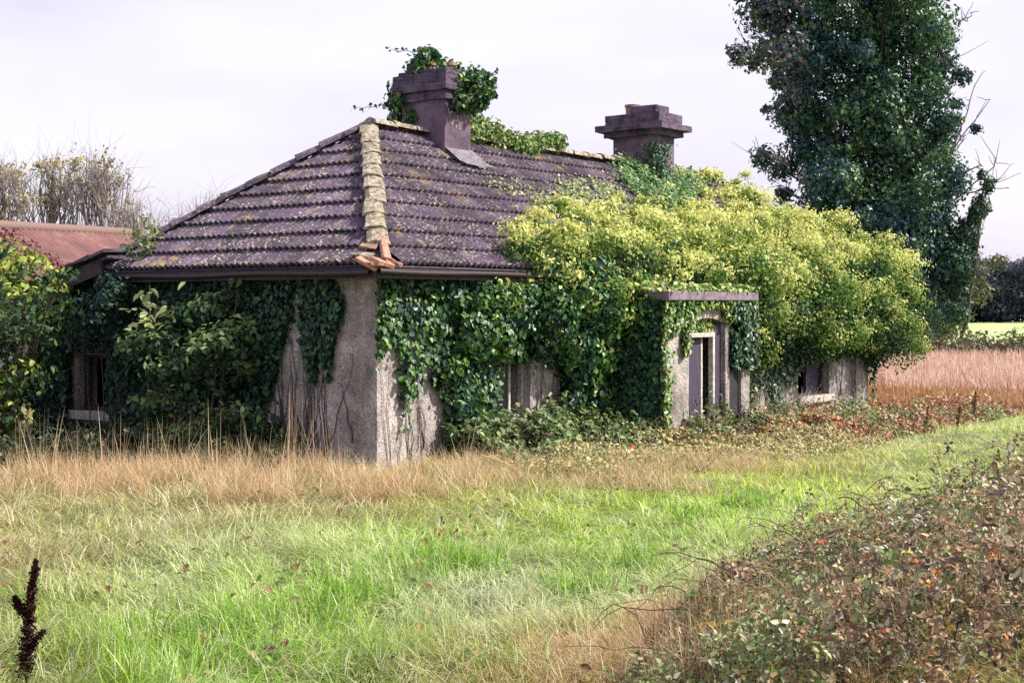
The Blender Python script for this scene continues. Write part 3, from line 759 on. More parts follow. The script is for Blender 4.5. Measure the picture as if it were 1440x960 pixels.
# flower-laden billows standing proud of the mound, with shadowed hollows between them
cand = rng.permutation(np.where(Nr[:, 2] > -.55)[0])[:9000]; acc = []
for i in cand:
    p = P[i]; rr = .36 if p[0] > 7 else .27
    rr *= .6 + .75 * float(vn(p[0], p[2] + p[1], .7, 19)); rr *= .62 if (p[1] > 1.0 and p[0] < 13) else 1
    if all((p[0] - q[0]) ** 2 + (p[1] - q[1]) ** 2 + (p[2] - q[2]) ** 2 > (.80 * (rr + q[3])) ** 2 for q in acc): acc.append((*p, rr, i))
PP, NN, CC, SS = [], [], [], []
for x_, y_, z_, rr, i in acc:
    nl = int(520 * (rr / .36) ** 2); no = Nr[i]; d = nrm(rng.normal(0, 1, (nl, 3)) + no * .9 + np.array([0, 0, .25]))
    rad = rr * (.5 + .68 * rng.random(nl) ** .8) * (1 + .9 * (vn(d[:, 0] * 3, d[:, 1] * 3 + d[:, 2] * 2, .6, int(i) % 50) - .5))
    thin = .55 if (z_ > ZE + .9 and x_ < 11) else .8
    c = np.array([x_, y_, z_]) - no * rr * .15; q = c + d * rad[:, None] * np.array([1, 1, thin]); PP.append(q)
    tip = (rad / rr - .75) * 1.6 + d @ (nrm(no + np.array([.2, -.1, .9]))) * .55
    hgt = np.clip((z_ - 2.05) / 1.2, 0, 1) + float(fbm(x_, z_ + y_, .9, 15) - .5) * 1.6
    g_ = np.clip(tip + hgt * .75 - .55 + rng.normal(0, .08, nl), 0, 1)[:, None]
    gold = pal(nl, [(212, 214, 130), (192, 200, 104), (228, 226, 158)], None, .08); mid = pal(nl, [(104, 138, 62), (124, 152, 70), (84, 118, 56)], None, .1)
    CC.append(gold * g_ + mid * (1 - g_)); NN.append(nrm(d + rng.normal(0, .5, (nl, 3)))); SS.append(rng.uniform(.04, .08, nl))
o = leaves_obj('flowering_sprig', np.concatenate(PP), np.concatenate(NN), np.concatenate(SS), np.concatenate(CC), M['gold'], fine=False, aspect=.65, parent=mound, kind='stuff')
print('billows', len(acc), sum(len(q) for q in PP))

# thinner ivy creeping along the front slope and round chimney B
def carpet(poly_px, count, label, cols_, size=(.05, .09), th=.12, ragged=.05, mat='leaf', **kw):
    pl = [roof_hit(*q) for q in poly_px]
    ts = [q[0] for q in pl]; vs_ = [q[1] for q in pl]
    t = rng.uniform(min(ts), max(ts), count * 3); v = rng.uniform(min(vs_), min(1.02, max(vs_)), count * 3)
    k = in_poly(t + rng.normal(0, ragged * 3, len(t)), v + rng.normal(0, ragged, len(t)), pl) & (fbm(t, v * 3, .3, 12) > .42)
    t, v = t[k][:count], v[k][:count]; n = len(t); s = v * RUN - EO
    P = np.stack([t, s, ZE + (s + EO) * SL + .07 + rng.random(n) ** 2 * th], 1)
    N = nrm(np.tile([0, -.5, .8], (n, 1)) + rng.normal(0, .4, (n, 3)))
    return house_leaves('ivy', P, N, rng.uniform(*size, n), cols_(n), M[mat], label, **kw)
carpet([(876, 222), (900, 224), (945, 244), (985, 262), (960, 300), (900, 300), (880, 270)], 5000, 'green ivy carpet climbing the roof to the foot of the far chimney', lambda n: pal(n, [(90, 130, 90), (120, 150, 90), (70, 110, 80), (160, 175, 120)]), th=.22)
carpet([(700, 262), (722, 300), (750, 310), (850, 300), (880, 290), (888, 268), (850, 262), (810, 262), (800, 280), (745, 290)], 2600, 'sparse pale ivy trailing over the middle of the roof tiles', lambda n: pal(n, [(150, 165, 110), (120, 145, 90), (190, 190, 150)]), size=(.035, .07), th=.1, ragged=.07)
# ridge ivy between the chimneys
BR = [(TA + .45 + i * .27, hx + r3.normal(.0, .06), ZR + .12 + .10 * math.sin(i * .8) , .26, .24, .20 + .08 * (i < 7)) for i in range(11)]
P, N, Nr, I = blob_points(BR, 520, depth=.5); k = P[:, 2] > ZR - .25; P, N = P[k], N[k]; n = len(P)
cols = pal(n, GRN_M + [(150, 160, 100), (190, 190, 130)], [2, 2, 3, 2, 3, 2]); house_leaves('ivy', P, N, rng.uniform(.05, .09, n), cols, M['leaf'], 'low ivy hedge along the ridge behind the near chimney')

# ivy on chimney A
def near_ch(lst): return [(TA + a, hx + b, z, r * 1.0, r * .9, r) for a, b, z, r in lst]
BC = near_ch([(-.2, -.3, 5.64, .10), (.25, .1, 5.7, .13), (-.28, .1, 5.6, .10), (.1, -.3, 5.72, .09), (-.14, .15, 5.80, .13), (-.12, -.18, 5.70, .08), (.02, -.08, 5.74, .11), (.0, .22, 5.84, .17), (-.1, .32, 5.72, .16), (0, -.52, 5.45, .13), (-.12, -.52, 5.3, .11), (.2, -.5, 5.55, .14), (.05, .85, 5.25, .14), (0, .55, 5.5, .16), (.6, -.6, 5.5, .11), (.15, -.70, 5.42, .18), (.35, -.62, 5.44, .2), (.08, -.62, 5.22, .15), (.5, -.55, 5.34, .18), (-.16, -.6, 5.12, .12), (.3, -.62, 5.18, .16), (0, .70, 5.3, .26), (-.1, .62, 5.02, .24), (.05, .72, 4.84, .2), (-.05, .34, 5.66, .15), (-.1, .2, 5.9, .11), (-.36, .45, 5.2, .14), (.42, -.42, 5.48, .20), (.2, -.58, 5.44, .15), (.5, 0, 5.5, .16), (-.05, .66, 5.2, .26), (-.1, .5, 5.45, .14), (.05, .3, 5.78, .15), (.0, .15, 5.98, .10), (.62, -.45, 5.35, .14), (-.1, .62, 5.25, .24), (-.05, .75, 5.38, .16), (0, .5, 5.0, .24), (-.1, .55, 4.85, .18), (.38, -.35, 5.42, .22), (.42, -.1, 5.3, .25), (.30, -.5, 5.2, .2), (.1, -.5, 5.12, .14),
              (-.12, -.5, 5.06, .11), (.5, -.3, 5.18, .2), (.6, -.2, 5.45, .13), (.35, -.45, 5.5, .13), (.05, .25, 5.86, .16), (-.05, .38, 5.75, .12), (.12, .12, 5.92, .10), (.35, .1, 5.6, .14), (.15, -.52, 5.3, .12), (-.32, .2, 4.95, .14)])
P, N, Nr, I = blob_points(BC, 520, depth=.85, bump=.7)
box = (np.abs(P[:, 0] - TA) < .33) & (np.abs(P[:, 1] - hx) < .46) & (P[:, 2] < 5.4); P, N = P[~box], N[~box]
n = len(P); cols = pal(n, GRN_D + GRN_M + [(130, 150, 80)], [3, 3, 3, 2, 2, 2, 2, 2, 2, 2])
ivc = house_leaves('ivy', P, N, rng.uniform(.06, .11, n), cols, M['ivy'], 'ivy wreathing the cap and pots of the near chimney')
T = Tubes(); LP = []
for a, b in (((TA - .1, hx + .7, 5.3), (TA - .35, hx + 1.45, 5.16)), ((TA + .5, hx - .3, 5.4), (TA + .95, hx - .45, 5.75)), ((TA, hx + .3, 5.85), (TA - .25, hx + .75, 6.05)), ((TA + .5, hx - .3, 5.3), (TA + .8, hx - .5, 5.4)), ((TA - .05, hx + .6, 5.2), (TA - .2, hx + .75, 4.75))):
    q = wander(a, b, 9, .08); T = Tubes(); T.add(q, np.linspace(.008, .003, 9), 4, col=(.06, .05, .04)); T.build('tendril', M['stem'], parent=ivc)
    for p in q[1:]:
        for _ in range(3): LP.append(p + rng.normal(0, .03, 3))
LP = np.array(LP); n = len(LP)
leaves_obj('tendril_leaves', LP, rng.normal(0, 1, (n, 3)), rng.uniform(.05, .08, n), pal(n, GRN_D), M['ivy'], parent=ivc)
# strand up chimney B
n = 500; P = np.stack([TB - .1 + rng.normal(0, .16, n) , np.full(n, hx - .50) - rng.random(n) * .06, ZR - .3 + rng.random(n) ** 2 * .75], 1)
P2 = P.copy(); P2[:, 0] = TB - .33 - rng.random(n) * .05; P2[:, 1] = hx - .4 + rng.normal(0, .14, n)
P = np.concatenate([P, P2]); N = np.concatenate([np.tile([0, -1, .3], (n, 1)), np.tile([-1, 0, .3], (n, 1))]) + rng.normal(0, .3, (2 * n, 3))
house_leaves('ivy', P, N, rng.uniform(.04, .08, 2 * n), pal(2 * n, GRN_D + [(90, 130, 90)]), M['ivy'], 'small ivy strand climbing the base of the far chimney')

# ivy on the porch: round the header, the left cheek and the right jamb
n = 14000; t = rng.uniform(t0p - .05, t1p + .1, n); z = rng.uniform(-.1, ZC + .02, n)
u = (t - t0p) / (t1p - t0p)
k = (z > ZC - .36 - .35 * np.clip(1 - u * 5, 0, 1) * rng.random(n)) & ~((np.abs(t - (d0 + d1) / 2) < .42) & (z < ZC - .12) & (z > 0))
k |= (t > d1 + .14) & (z > 1.0) & (fbm(t, z, .3, 3) > .3)
k |= (u < .06) & (rng.random(n) < .5) & (fbm(t, z, .25, 8) > .45)
k |= (np.abs(t - (d0 - .2)) < .07) & (z > 1.25)
k &= ~((t > d0 + .03) & (t < d1 - .02) & (z < ZC - .26))
t, z = t[k], z[k]; n = len(t)
P = np.stack([t, -PD - .02 - rng.random(n) ** 2 * .12, z], 1); N = nrm(np.tile([0., -1, .4], (n, 1)) + rng.normal(0, .35, (n, 3)))
m2 = 5500; P2 = np.stack([np.full(m2, t0p) - .02 - rng.random(m2) ** 2 * .14, rng.uniform(-PD, -.05, m2), rng.uniform(-.1, ZC, m2)], 1)
N2 = nrm(np.tile([-1., 0, .4], (m2, 1)) + rng.normal(0, .35, (m2, 3)))
m3 = 2600; P3 = np.stack([rng.uniform(t0p - .25, t1p + .2, m3), rng.uniform(-PD - .22, -.1, m3), np.full(m3, zz(410)) + .01 + rng.random(m3) ** 2 * .12], 1)
k3 = (rng.random(m3) < .3) | (P3[:, 1] > -PD + .15); P3 = P3[k3]; N3 = nrm(np.tile([0., -.3, 1], (len(P3), 1)) + rng.normal(0, .4, (len(P3), 3)))
m4 = 500; P4 = np.stack([rng.uniform(d0 + .05, dm, m4), -PD + .05 + rng.random(m4) * .15, fz + .08 + rng.random(m4) ** 1.5 * .22], 1); N4 = N[:m4]
C_ = np.concatenate([pal(n, GRN_M + [(150, 165, 80), (60, 90, 50)], [1, 3, 3, 1, 3, 2]), pal(m2, GRN_D), pal(len(P3), GRN_M + GOLD), pal(m4, GRN_M + GOLD)])
P = np.concatenate([P, P2, P3, P4]); N = np.concatenate([N, N2, N3, N4])
rt = (P[:, 0] > d1 + .1) & (P[:, 2] < ZC - .05); C_[rt] = pal(rt.sum(), GRN_D)
house_leaves('ivy', P, N, rng.uniform(.05, .095, len(P)), C_, M['ivy'], 'ivy framing the porch doorway beneath its flat concrete slab', droop=1.0, aspect=.85)

# hanging ivy on the side wall; left-end cover added to deepen its shade
n = 42000; s = rng.uniform(0, 7.0, n); z = rng.uniform(-.1, 2.36, n)
pxs = 720 + F * (W(0, s, 0)[:, 0]) / W(0, s, 0)[:, 1]; pys = HZ - (z - EYE) * F / W(0, s, 0)[:, 1]
k = (in_poly(pxs, pys + rng.normal(0, 6, n), [(380, 380), (418, 380), (415, 440), (398, 500), (385, 560), (330, 600), (330, 380)]) |
     in_poly(pxs, pys + rng.normal(0, 6, n), [(425, 400), (470, 395), (490, 430), (476, 470), (466, 540), (456, 480), (445, 540), (434, 500), (428, 450)]) |
     in_poly(pxs, pys + rng.normal(0, 6, n), [(60, 380), (340, 380), (330, 480), (250, 560), (250, 650), (0, 650)])) & (fbm(s, z * .6, .3, 6) > .2)
k &= ~((s > wl[0] - .12) & (s < wl[1] + .1) & (z > wl[2] - .16) & (z < wl[3] + .04))
s, z = s[k], z[k]; n = len(s)
P = np.stack([-.03 - rng.random(n) ** 2 * .14, s, z], 1); N = nrm(np.tile([-1., 0, .4], (n, 1)) + rng.normal(0, .35, (n, 3)))
house_leaves('ivy', P, N, rng.uniform(.055, .10, n), pal(n, GRN_D, [3, 3, 2, 3, 1]), M['ivy'], 'ragged dark ivy hanging down the shaded side wall, spread over its left end to deepen the shade', droop=1.3, aspect=.85)
# bare runners between the ivy patches
T = Tubes()
for k in range(26):
    s0 = rng.uniform(.3, 1.9); q = wander((-.012, s0, rng.uniform(1.0, 1.6)), (-.012, s0 + rng.normal(0, .15), rng.uniform(-.1, .3)), 10, .08); q[:, 0] = -.014
    T.add(q, np.linspace(.004, .010, 10), 4, col=(.07, .055, .06))
for k in range(60):
    t_ = rng.choice([rng.uniform(.02, 1.6), rng.uniform(2.9, 4.2), rng.uniform(5.0, 7.2) + 3.2, rng.uniform(12.8, 15)]); q = wander((t_, -.014, rng.uniform(.8, 1.5)), (t_ + rng.normal(0, .12), -.014, rng.uniform(-.2, .2)), 10, .07); q[:, 1] = -.016
    T.add(q, np.linspace(.004, .009, 10), 4, col=rng.choice([.08, .3]) * np.array([1, .9, .8]))
o = T.build('ivy_runner', M['stem'], label='bare brown ivy runners clinging to the open patches of wall', cat='ivy', kind='stuff'); o.location = HL; o.rotation_euler = (0, 0, ROTZ)

# weeds sprouting from the roof at the left end
# ------------------------------------------------------------------ shrubs and small plants round the house
def stems_of(T, base, tips, r0=.02, r1=.005, amp=.1, col=(.07, .06, .05), n=8):
    for tp in tips: T.add(wander(base + rng.normal(0, .04, 3) * np.array([1, 1, 0]), tp, n, amp), np.linspace(r0, r1, n), 5, col=col)

def shrub_px(name, items, Y, dens, colf, size, label, cat='shrub', base=None, dj=.35, mat='leaf', group=None, cullbehind=True, kx=1.0, droop=.5, aspect=.6, depth=.5, bump=.4, n_st=10, sr=.03, kz=1.0):
    B = []
    for px, py, rp_ in items:
        y = Y + rng.normal(0, dj); c = G(px, py, y); r = rp_ * y / F
        B.append((*c, r, r * rng.uniform(.8, 1.1), r * rng.uniform(.75, 1.0) * kz))
    P, N, Nr, I = blob_points(B, dens, depth=depth, bump=bump)
    gz = ground_z(P[:, 0], P[:, 1]); t_, s_ = loc2(P)
    k = (P[:, 2] > gz) & ~((t_ > -.02) & (t_ < L) & (s_ > 0) & (s_ < 7) & (P[:, 2] < 2.5)); P, N, Nr = P[k], N[k], Nr[k]
    B = np.array(B); cx = B[:, 0].mean() if base is None else base[0]; cy = Y if base is None else base[1]
    b0 = np.array([cx, cy, float(ground_z(cx, cy)) - .05])
    root = thing(name, tuple(b0), label=label, cat=cat, group=group)
    n = len(P)
    leaves_obj('foliage', P - b0, N, rng.uniform(*size, n), colf(P, Nr), M[mat], droop=droop, aspect=aspect, parent=root)
    if n_st == 0: return root
    T = Tubes(); ch = rng.choice(len(B), min(n_st, len(B)), replace=False)
    stems_of(T, np.zeros(3), [B[i, :3] - b0 for i in ch], sr, sr * .2, .12)
    T.build('stem', M['bark'], parent=root); return root
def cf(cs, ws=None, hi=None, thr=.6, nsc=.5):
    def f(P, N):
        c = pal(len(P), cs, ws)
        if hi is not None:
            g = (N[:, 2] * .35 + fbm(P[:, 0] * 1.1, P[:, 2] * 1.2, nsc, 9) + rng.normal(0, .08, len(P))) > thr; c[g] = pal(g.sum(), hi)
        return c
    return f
# broad-leaved shrub against the side wall
it = [(215, 480, 48), (250, 450, 50), (290, 440, 50), (330, 425, 34), (345, 470, 50), (300, 490, 60), (240, 520, 50), (200, 500, 30), (340, 520, 55), (370, 560, 40), (290, 550, 60), (230, 570, 45), (340, 590, 55), (270, 610, 60), (380, 610, 35), (210, 620, 45), (325, 640, 45), (180, 490, 22), (335, 400, 20), (345, 395, 12), (310, 420, 25)]
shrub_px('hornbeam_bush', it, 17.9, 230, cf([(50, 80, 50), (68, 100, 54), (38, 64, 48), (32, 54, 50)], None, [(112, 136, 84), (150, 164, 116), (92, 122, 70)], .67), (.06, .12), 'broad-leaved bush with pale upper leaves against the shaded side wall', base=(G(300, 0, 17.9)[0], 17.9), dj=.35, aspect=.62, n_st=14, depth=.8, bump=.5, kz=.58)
it = [(205, 345, 22), (190, 330, 16), (220, 325, 14), (200, 365, 18), (215, 360, 16), (180, 350, 12), (205, 312, 12)]
shrub_px('roof_weed', it, 19.3, 330, cf([(150, 160, 110), (110, 130, 80), (170, 175, 130), (80, 100, 70)]), (.035, .07), 'pale leafy weed growing from the roof edge at the left end', cat='weed', dj=.1, base=(G(205, 0, 19.3)[0], 19.3), n_st=0, depth=.9, sr=.01)
# slender stalk with big pale leaves near the gutter
b0 = G(205, 660, 17.6); b0[2] = 0; root = thing('sapling', tuple(b0), label='thin sapling with a few large pale leaves under the left gutter', cat='sapling')
top = G(210, 402, 18.0) - b0; q = wander((0, 0, 0), top, 10, .1); T = Tubes(); T.add(q, np.linspace(.014, .004, 10), 5); T.build('stem', M['bark'], parent=root)
n = 34; P = top + np.stack([rng.normal(0, .17, n), rng.normal(0, .1, n), -rng.random(n) * .55], 1)
leaves_obj('foliage', P, rng.normal(0, .5, (n, 3)) + np.array([0, -.4, 1]), rng.uniform(.12, .17, n), pal(n, [(190, 195, 140), (160, 170, 110), (120, 140, 90)]), M['leaf'], parent=root, aspect=.6)
# dark creeper under the left eave; lower clumps added as shade on the wall
it = [(160, 410, 26), (140, 440, 36), (120, 470, 26), (160, 470, 22), (150, 395, 14), (185, 440, 24), (250, 415, 30), (210, 430, 24), (190, 500, 22), (180, 530, 18), (72, 500, 22), (64, 540, 24), (70, 600, 26), (185, 600, 22), (130, 640, 18), (60, 560, 30)]
shrub_px('creeper', it, 19.2, 280, cf([(34, 60, 58), (44, 76, 60), (26, 46, 52), (60, 90, 66)]), (.06, .12), 'dark creeper drooping under the left eave, with low clumps added to darken the wall like shade', cat='creeper', dj=.15, base=(G(150, 0, 19.3)[0], 19.2), n_st=5, sr=.012)
# tree-like shrub at the far left edge
it = [(10, 380, 42), (45, 390, 40), (-30, 400, 60), (20, 430, 50), (70, 420, 38), (-20, 470, 60), (40, 470, 45), (15, 520, 50), (-30, 560, 60), (75, 450, 28), (85, 410, 20), (0, 350, 20), (95, 385, 12), (40, 530, 35), (0, 590, 45), (-60, 500, 70), (-90, 430, 70)]
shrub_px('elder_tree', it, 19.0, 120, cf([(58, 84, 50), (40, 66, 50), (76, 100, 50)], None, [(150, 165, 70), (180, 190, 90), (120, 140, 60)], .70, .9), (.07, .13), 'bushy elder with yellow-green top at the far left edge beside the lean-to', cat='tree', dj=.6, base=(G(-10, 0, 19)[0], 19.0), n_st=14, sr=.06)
# low shadowed growth at the foot of the side wall
it = [(x, 620 + (i % 3) * 14, 26 + (i % 2) * 8) for i, x in enumerate(range(-20, 420, 24))]
shrub_px('undergrowth', it, 17.0, 210, cf([(52, 66, 46), (70, 82, 52), (36, 50, 40), (88, 90, 60)]), (.04, .09), 'low dark nettles and brambles at the foot of the side wall', cat='undergrowth', dj=.5, n_st=17, sr=.01)

# bramble strip along the front wall, then dying weeds further along
def strip(name, t_range, s_range, h, count, colf, size, label, cat, mat='bramble', stemcol=(.16, .10, .08), nst=120, hn=.6, droop=.3):
    t = rng.uniform(*t_range, count); s = rng.uniform(*s_range, count)
    hh = h * (.12 + 2.3 * fbm(t, s, .55, 13) ** 1.6 + .25 * rng.random(count) ** 3) * np.interp(s, [s_range[0], s_range[0] + .6, s_range[1]], [.25, .85, 1])
    w_ = W(t, s, 0); gz = ground_z(w_[:, 0], w_[:, 1])
    zz2 = gz + hh * (1 - rng.random(count) ** 1.8 * .95)
    k = ~((t > t0p - .03) & (t < t1p + .03) & (s > -PD - .03)) & (s < -.02)
    P = np.stack([t, s, zz2], 1)[k]; n = len(P)
    N = nrm(np.array([0, -.35, 1.0]) + rng.normal(0, .45, (n, 3)))
    root = thing(name, HL, ROTZ, label=label, cat=cat)
    leaves_obj('foliage', P, N, rng.uniform(*size, n), colf(P), M[mat], droop=droop, parent=root, aspect=.65)
    T = Tubes()
    for k in range(nst):
        a, b = rng.uniform(*t_range), rng.uniform(s_range[0], s_range[1] - .1)
        if t0p < a < t1p and b > -PD: continue
        q0 = W(a, b, 0); g = float(ground_z(q0[0], q0[1]))
        T.add(wander((a, b, g), (a + rng.normal(0, .35), b + rng.normal(-.1, .25), g + h * rng.uniform(.4, 1.15)), 7, .08), np.linspace(.007, .003, 7), 3, col=np.array(stemcol) * rng.uniform(.5, 1.8))
    T.build('stem', M['stem'], parent=root); return root
strip('bramble', (1.15, 5.4), (-1.5, -.05), .48, 13000, lambda P: pal(len(P), [(78, 104, 60), (104, 128, 76), (58, 82, 52), (136, 148, 96), (150, 150, 100)], [3, 3, 3, 2, 1]), (.06, .12), 'green bramble bank along the front wall left of the porch', 'bramble')
strip('bramble', (4.4, 9.2), (-2.4, -1.12), .30, 9000, lambda P: pal(len(P), [(120, 128, 80), (150, 130, 90), (178, 118, 78), (92, 104, 66), (190, 160, 120)], [3, 2, 2, 3, 2]), (.05, .10), 'fading green and rust brambles in front of the porch', 'bramble')
strip('bramble', (d0 - .25, t1p - .1), (-1.75, -1.13), .62, 3600, lambda P: pal(len(P), [(84, 108, 62), (110, 126, 76), (66, 86, 54), (140, 140, 96)]), (.05, .10), 'dark brambles crossing the foot of the porch doorway', 'bramble', nst=24)
def rustc(P):
    c = pal(len(P), [(150, 96, 70), (182, 128, 94), (110, 72, 62), (130, 120, 80), (196, 160, 120)], [3, 3, 3, 2, 2]); g = fbm(P[:, 0], P[:, 1], .9, 3) > .55; c[g] = pal(g.sum(), [(120, 130, 80), (150, 150, 100), (90, 100, 64)]); return c
strip('dying_weeds', (8.2, 18), (-2.8, -.3), .33, 16000, rustc, (.05, .10), 'rust-brown dying weeds below the far window and wall end', 'weeds', nst=260)
# shrubby sprigs beneath the mound, in front of the wall between porch and far window
strip('nettles', (7.7, 11.4), (-.7, -.03), .7, 3500, lambda P: pal(len(P), [(98, 110, 72), (130, 132, 96), (74, 88, 58), (150, 140, 110)]), (.05, .09), 'grey-green nettles against the wall between porch and far window', 'nettles', nst=160, stemcol=(.35, .32, .28))
strip('low_weeds', (.3, 8), (-3.3, -1.3), .24, 9000, lambda P: pal(len(P), [(150, 150, 96), (176, 160, 112), (120, 130, 78), (196, 170, 126), (100, 110, 66)]), (.03, .07), 'olive and straw low weeds in the dry grass before the bramble bank', 'weeds', nst=200, stemcol=(.4, .3, .2))
# two red leaves glowing in the weeds
for px, py, lb in ((1013, 641, 'bright red leaf in the weeds in front of the porch'), (888, 632, 'small dull red leaf in the brambles left of the porch')):
    c = G(px, py, 18.6 if px > 900 else 18.3)
    o = leaves_obj('red_leaf', np.zeros((5, 3)) + rng.normal(0, .02, (5, 3)), np.tile([0, -.8, .5], (5, 1)) + rng.normal(0, .3, (5, 3)), .08, pal(5, [(225, 40, 40)]), M['leaf'], label=lb, cat='leaf'); o.location = tuple(c)

# ------------------------------------------------------------------ grass
CTRL = [(50, 680, (190, 172, 130), .26), (250, 690, (202, 184, 146), .30), (450, 690, (204, 182, 142), .32), (620, 690, (200, 178, 136), .30), (760, 670, (190, 165, 115), .30), (880, 690, (170, 178, 110), .22),
        (150, 750, (184, 188, 134), .24), (400, 770, (182, 196, 134), .22), (300, 840, (196, 210, 158), .20), (430, 870, (168, 208, 84), .26), (590, 800, (160, 204, 72), .24), (480, 850, (164, 206, 80), .26), (660, 830, (210, 218, 190), .18), (560, 850, (200, 210, 170), .18),
        (820, 745, (186, 232, 78), .16), (1000, 700, (190, 236, 88), .13), (1100, 680, (194, 238, 96), .12), (1250, 640, (198, 224, 130), .13), (1380, 590, (222, 236, 172), .12), (1250, 600, (214, 200, 150), .2), (1400, 640, (200, 228, 110), .12),
        (100, 860, (160, 178, 100), .22), (240, 930, (150, 196, 74), .26), (30, 940, (150, 160, 90), .24), (720, 900, (180, 196, 136), .19), (860, 820, (194, 212, 150), .17), (930, 930, (206, 180, 132), .24), (760, 960, (200, 166, 118), .24), (620, 940, (180, 180, 120), .2), (500, 940, (150, 190, 90), .2),
        (1050, 640, (200, 160, 112), .28), (1150, 650, (206, 170, 124), .25), (1000, 760, (190, 216, 140), .16), (1150, 800, (190, 180, 130), .2), (0, 780, (196, 176, 132), .26), (700, 730, (170, 190, 100), .2)]
cg = np.array([[(px - 720) / F * (EYE * F / (py - HZ)), EYE * F / (py - HZ)] for px, py, c, h in CTRL]); cc = np.array([lin(c) for _, _, c, _ in CTRL]); chh = np.array([h for *_, h in CTRL])
def blades(P, H, az, lean, wid, cols, name, segs=3, **k):
    n = len(P); u = np.linspace(0, 1, segs + 1)
    d = np.stack([np.cos(az), np.sin(az), np.zeros(n)], 1); sd_ = np.stack([-np.sin(az + rng.normal(0, .9, n)), np.cos(az + rng.normal(0, .9, n)), np.zeros(n)], 1)
    V = []
    for i, q in enumerate(u):
        hor = H * lean * q ** 1.35; ver = H * (q * (1 - .15 * lean) - np.clip(lean - .35, 0, 2) * .75 * q * q); ver = np.maximum(ver, -.0)
        c = P + d * hor[:, None]; c[:, 2] += ver
        wd = (wid * (1 - q ** 1.5 * .9))[:, None] * .5
        if i < segs: V += [c - sd_ * wd, c + sd_ * wd]
        else: V += [c]
    V = np.stack(V, 1); m = V.shape[1]; b = np.arange(n)[:, None] * m
    q4 = [b + np.array([[2 * i, 2 * i + 1, 2 * i + 3, 2 * i + 2]]) for i in range(segs - 1)]
    t3 = b + np.array([[m - 3, m - 2, m - 1]])
    return mesh_np(name, V.reshape(-1, 3), [np.concatenate(q4), t3], M['grass'], cols=np.repeat(cols, m, 0), **k)
def field_pts(n, y0, y1, slope=.48, extra=.8, p=1.0):
    y = (y0 ** -p + rng.random(n) * (y1 ** -p - y0 ** -p)) ** (-1 / p)     # denser near the camera
    x = rng.uniform(-1, 1, n) * (slope * y + extra); return x, y
def grow(n, y0, y1, name, label, hk=1.0, wk=1.0, seed=0, drop_dry=None):
    x, y = field_pts(n, y0, y1)
    p2 = np.stack([x, y], 1); t, s = loc2(p2)
    k = ~((t > -.05) & (s > -.05) & (s < 7.2) & (t < L)) & ~((t > t0p) & (t < t1p) & (s > -PD)) ; x, y, t, s = x[k], y[k], t[k], s[k]; n = len(x)
    sc = 1 / np.maximum(y, 1)
    d2 = ((x[:, None] * sc[:, None] - (cg[:, 0] / cg[:, 1])[None]) / .045) ** 2 + ((2 / y[:, None] - (2 / cg[:, 1])[None]) / .016) ** 2
    wgt = np.exp(-d2 * .5) + 1e-9; wgt /= wgt.sum(1, keepdims=True)
    col = wgt @ cc; h = wgt @ chh
    gap = fbm(x, y, .28, 77); kg = rng.random(n) > np.clip((.47 - gap) * 6, 0, .9)
    x, y, col, h = x[kg], y[kg], col[kg], h[kg]; n = len(x)
    clump = fbm(x, y, .55, 21); cl2 = fbm(x, y, .16, 31)
    col = col * (.72 + .5 * fbm(x, y, .9, 41))[:, None]
    r = rng.random(n)
    straw = r < .15 + .4 * (cl2 > .55); col[straw] = col[straw] * .4 + lin((232, 228, 204)) * .6
    green = (r > .80); col[green] = col[green] * .5 + lin((140, 168, 70)) * .5
    lum = col.mean(1, keepdims=True); col = np.clip(lum + (col - lum) * 1.12, .01, 1); col *= rng.uniform(.7, 1.25, (n, 1)) * GK
    az = fbm(x, y, 1.1, 51) * 14 + rng.normal(0, 1.15, n)
    lean = np.clip(.45 + 1.3 * fbm(x, y, .45, 61) + rng.normal(0, .35, n), .1, 1.6)
    H = h * (.35 + 1.5 * clump ** 1.4) * rng.uniform(.6, 1.35, n) * hk
    wid = (.0035 + .00042 * y) * rng.uniform(.6, 1.4, n) * wk
    P = np.stack([x, y, ground_z(x, y) - .01], 1)
    return blades(P, H, az, lean, wid, np.clip(col, 0, .75), name, label=label, cat='grass', kind='stuff')
GK = .84
grow(230000, 6.6, 13.0, 'grass', 'tangled pale and bright green meadow grass in the foreground')
grow(120000, 13.0, 30.0, 'grass', 'meadow grass between the foreground and the cottage walls')
# flattened bleached strands and small broad-leaved weeds between the blades
n = 9000; x, y = field_pts(n, 6.8, 15.5); kk = fbm(x, y, .6, 88) > .5; x, y = x[kk], y[kk]; n = len(x)
blades(np.stack([x, y, ground_z(x, y) + rng.uniform(.04, .13, n)], 1), rng.uniform(.15, .34, n), rng.uniform(0, 6.28, n), rng.uniform(.9, 1.35, n), rng.uniform(.003, .0055, n), pal(n, [(226, 224, 190), (206, 214, 164), (226, 208, 168)], f=.7), 'grass', label='flattened bleached strands lying over the meadow grass', cat='grass', kind='stuff')
n = 5200; x, y = field_pts(n, 6.8, 15.5); kk = fbm(x, y, .45, 98) > .56; x, y = x[kk], y[kk]; n = len(x)
leaves_obj('weeds', np.stack([x, y, ground_z(x, y) + rng.uniform(.03, .15, n)], 1), nrm(np.array([0, -.3, 1]) + rng.normal(0, .4, (n, 3))), rng.uniform(.03, .075, n), pal(n, [(120, 150, 70), (90, 120, 56), (150, 140, 90), (120, 84, 60)]), M['leaf'], label='small broad-leaved weeds scattered through the grass', cat='weeds', kind='stuff')
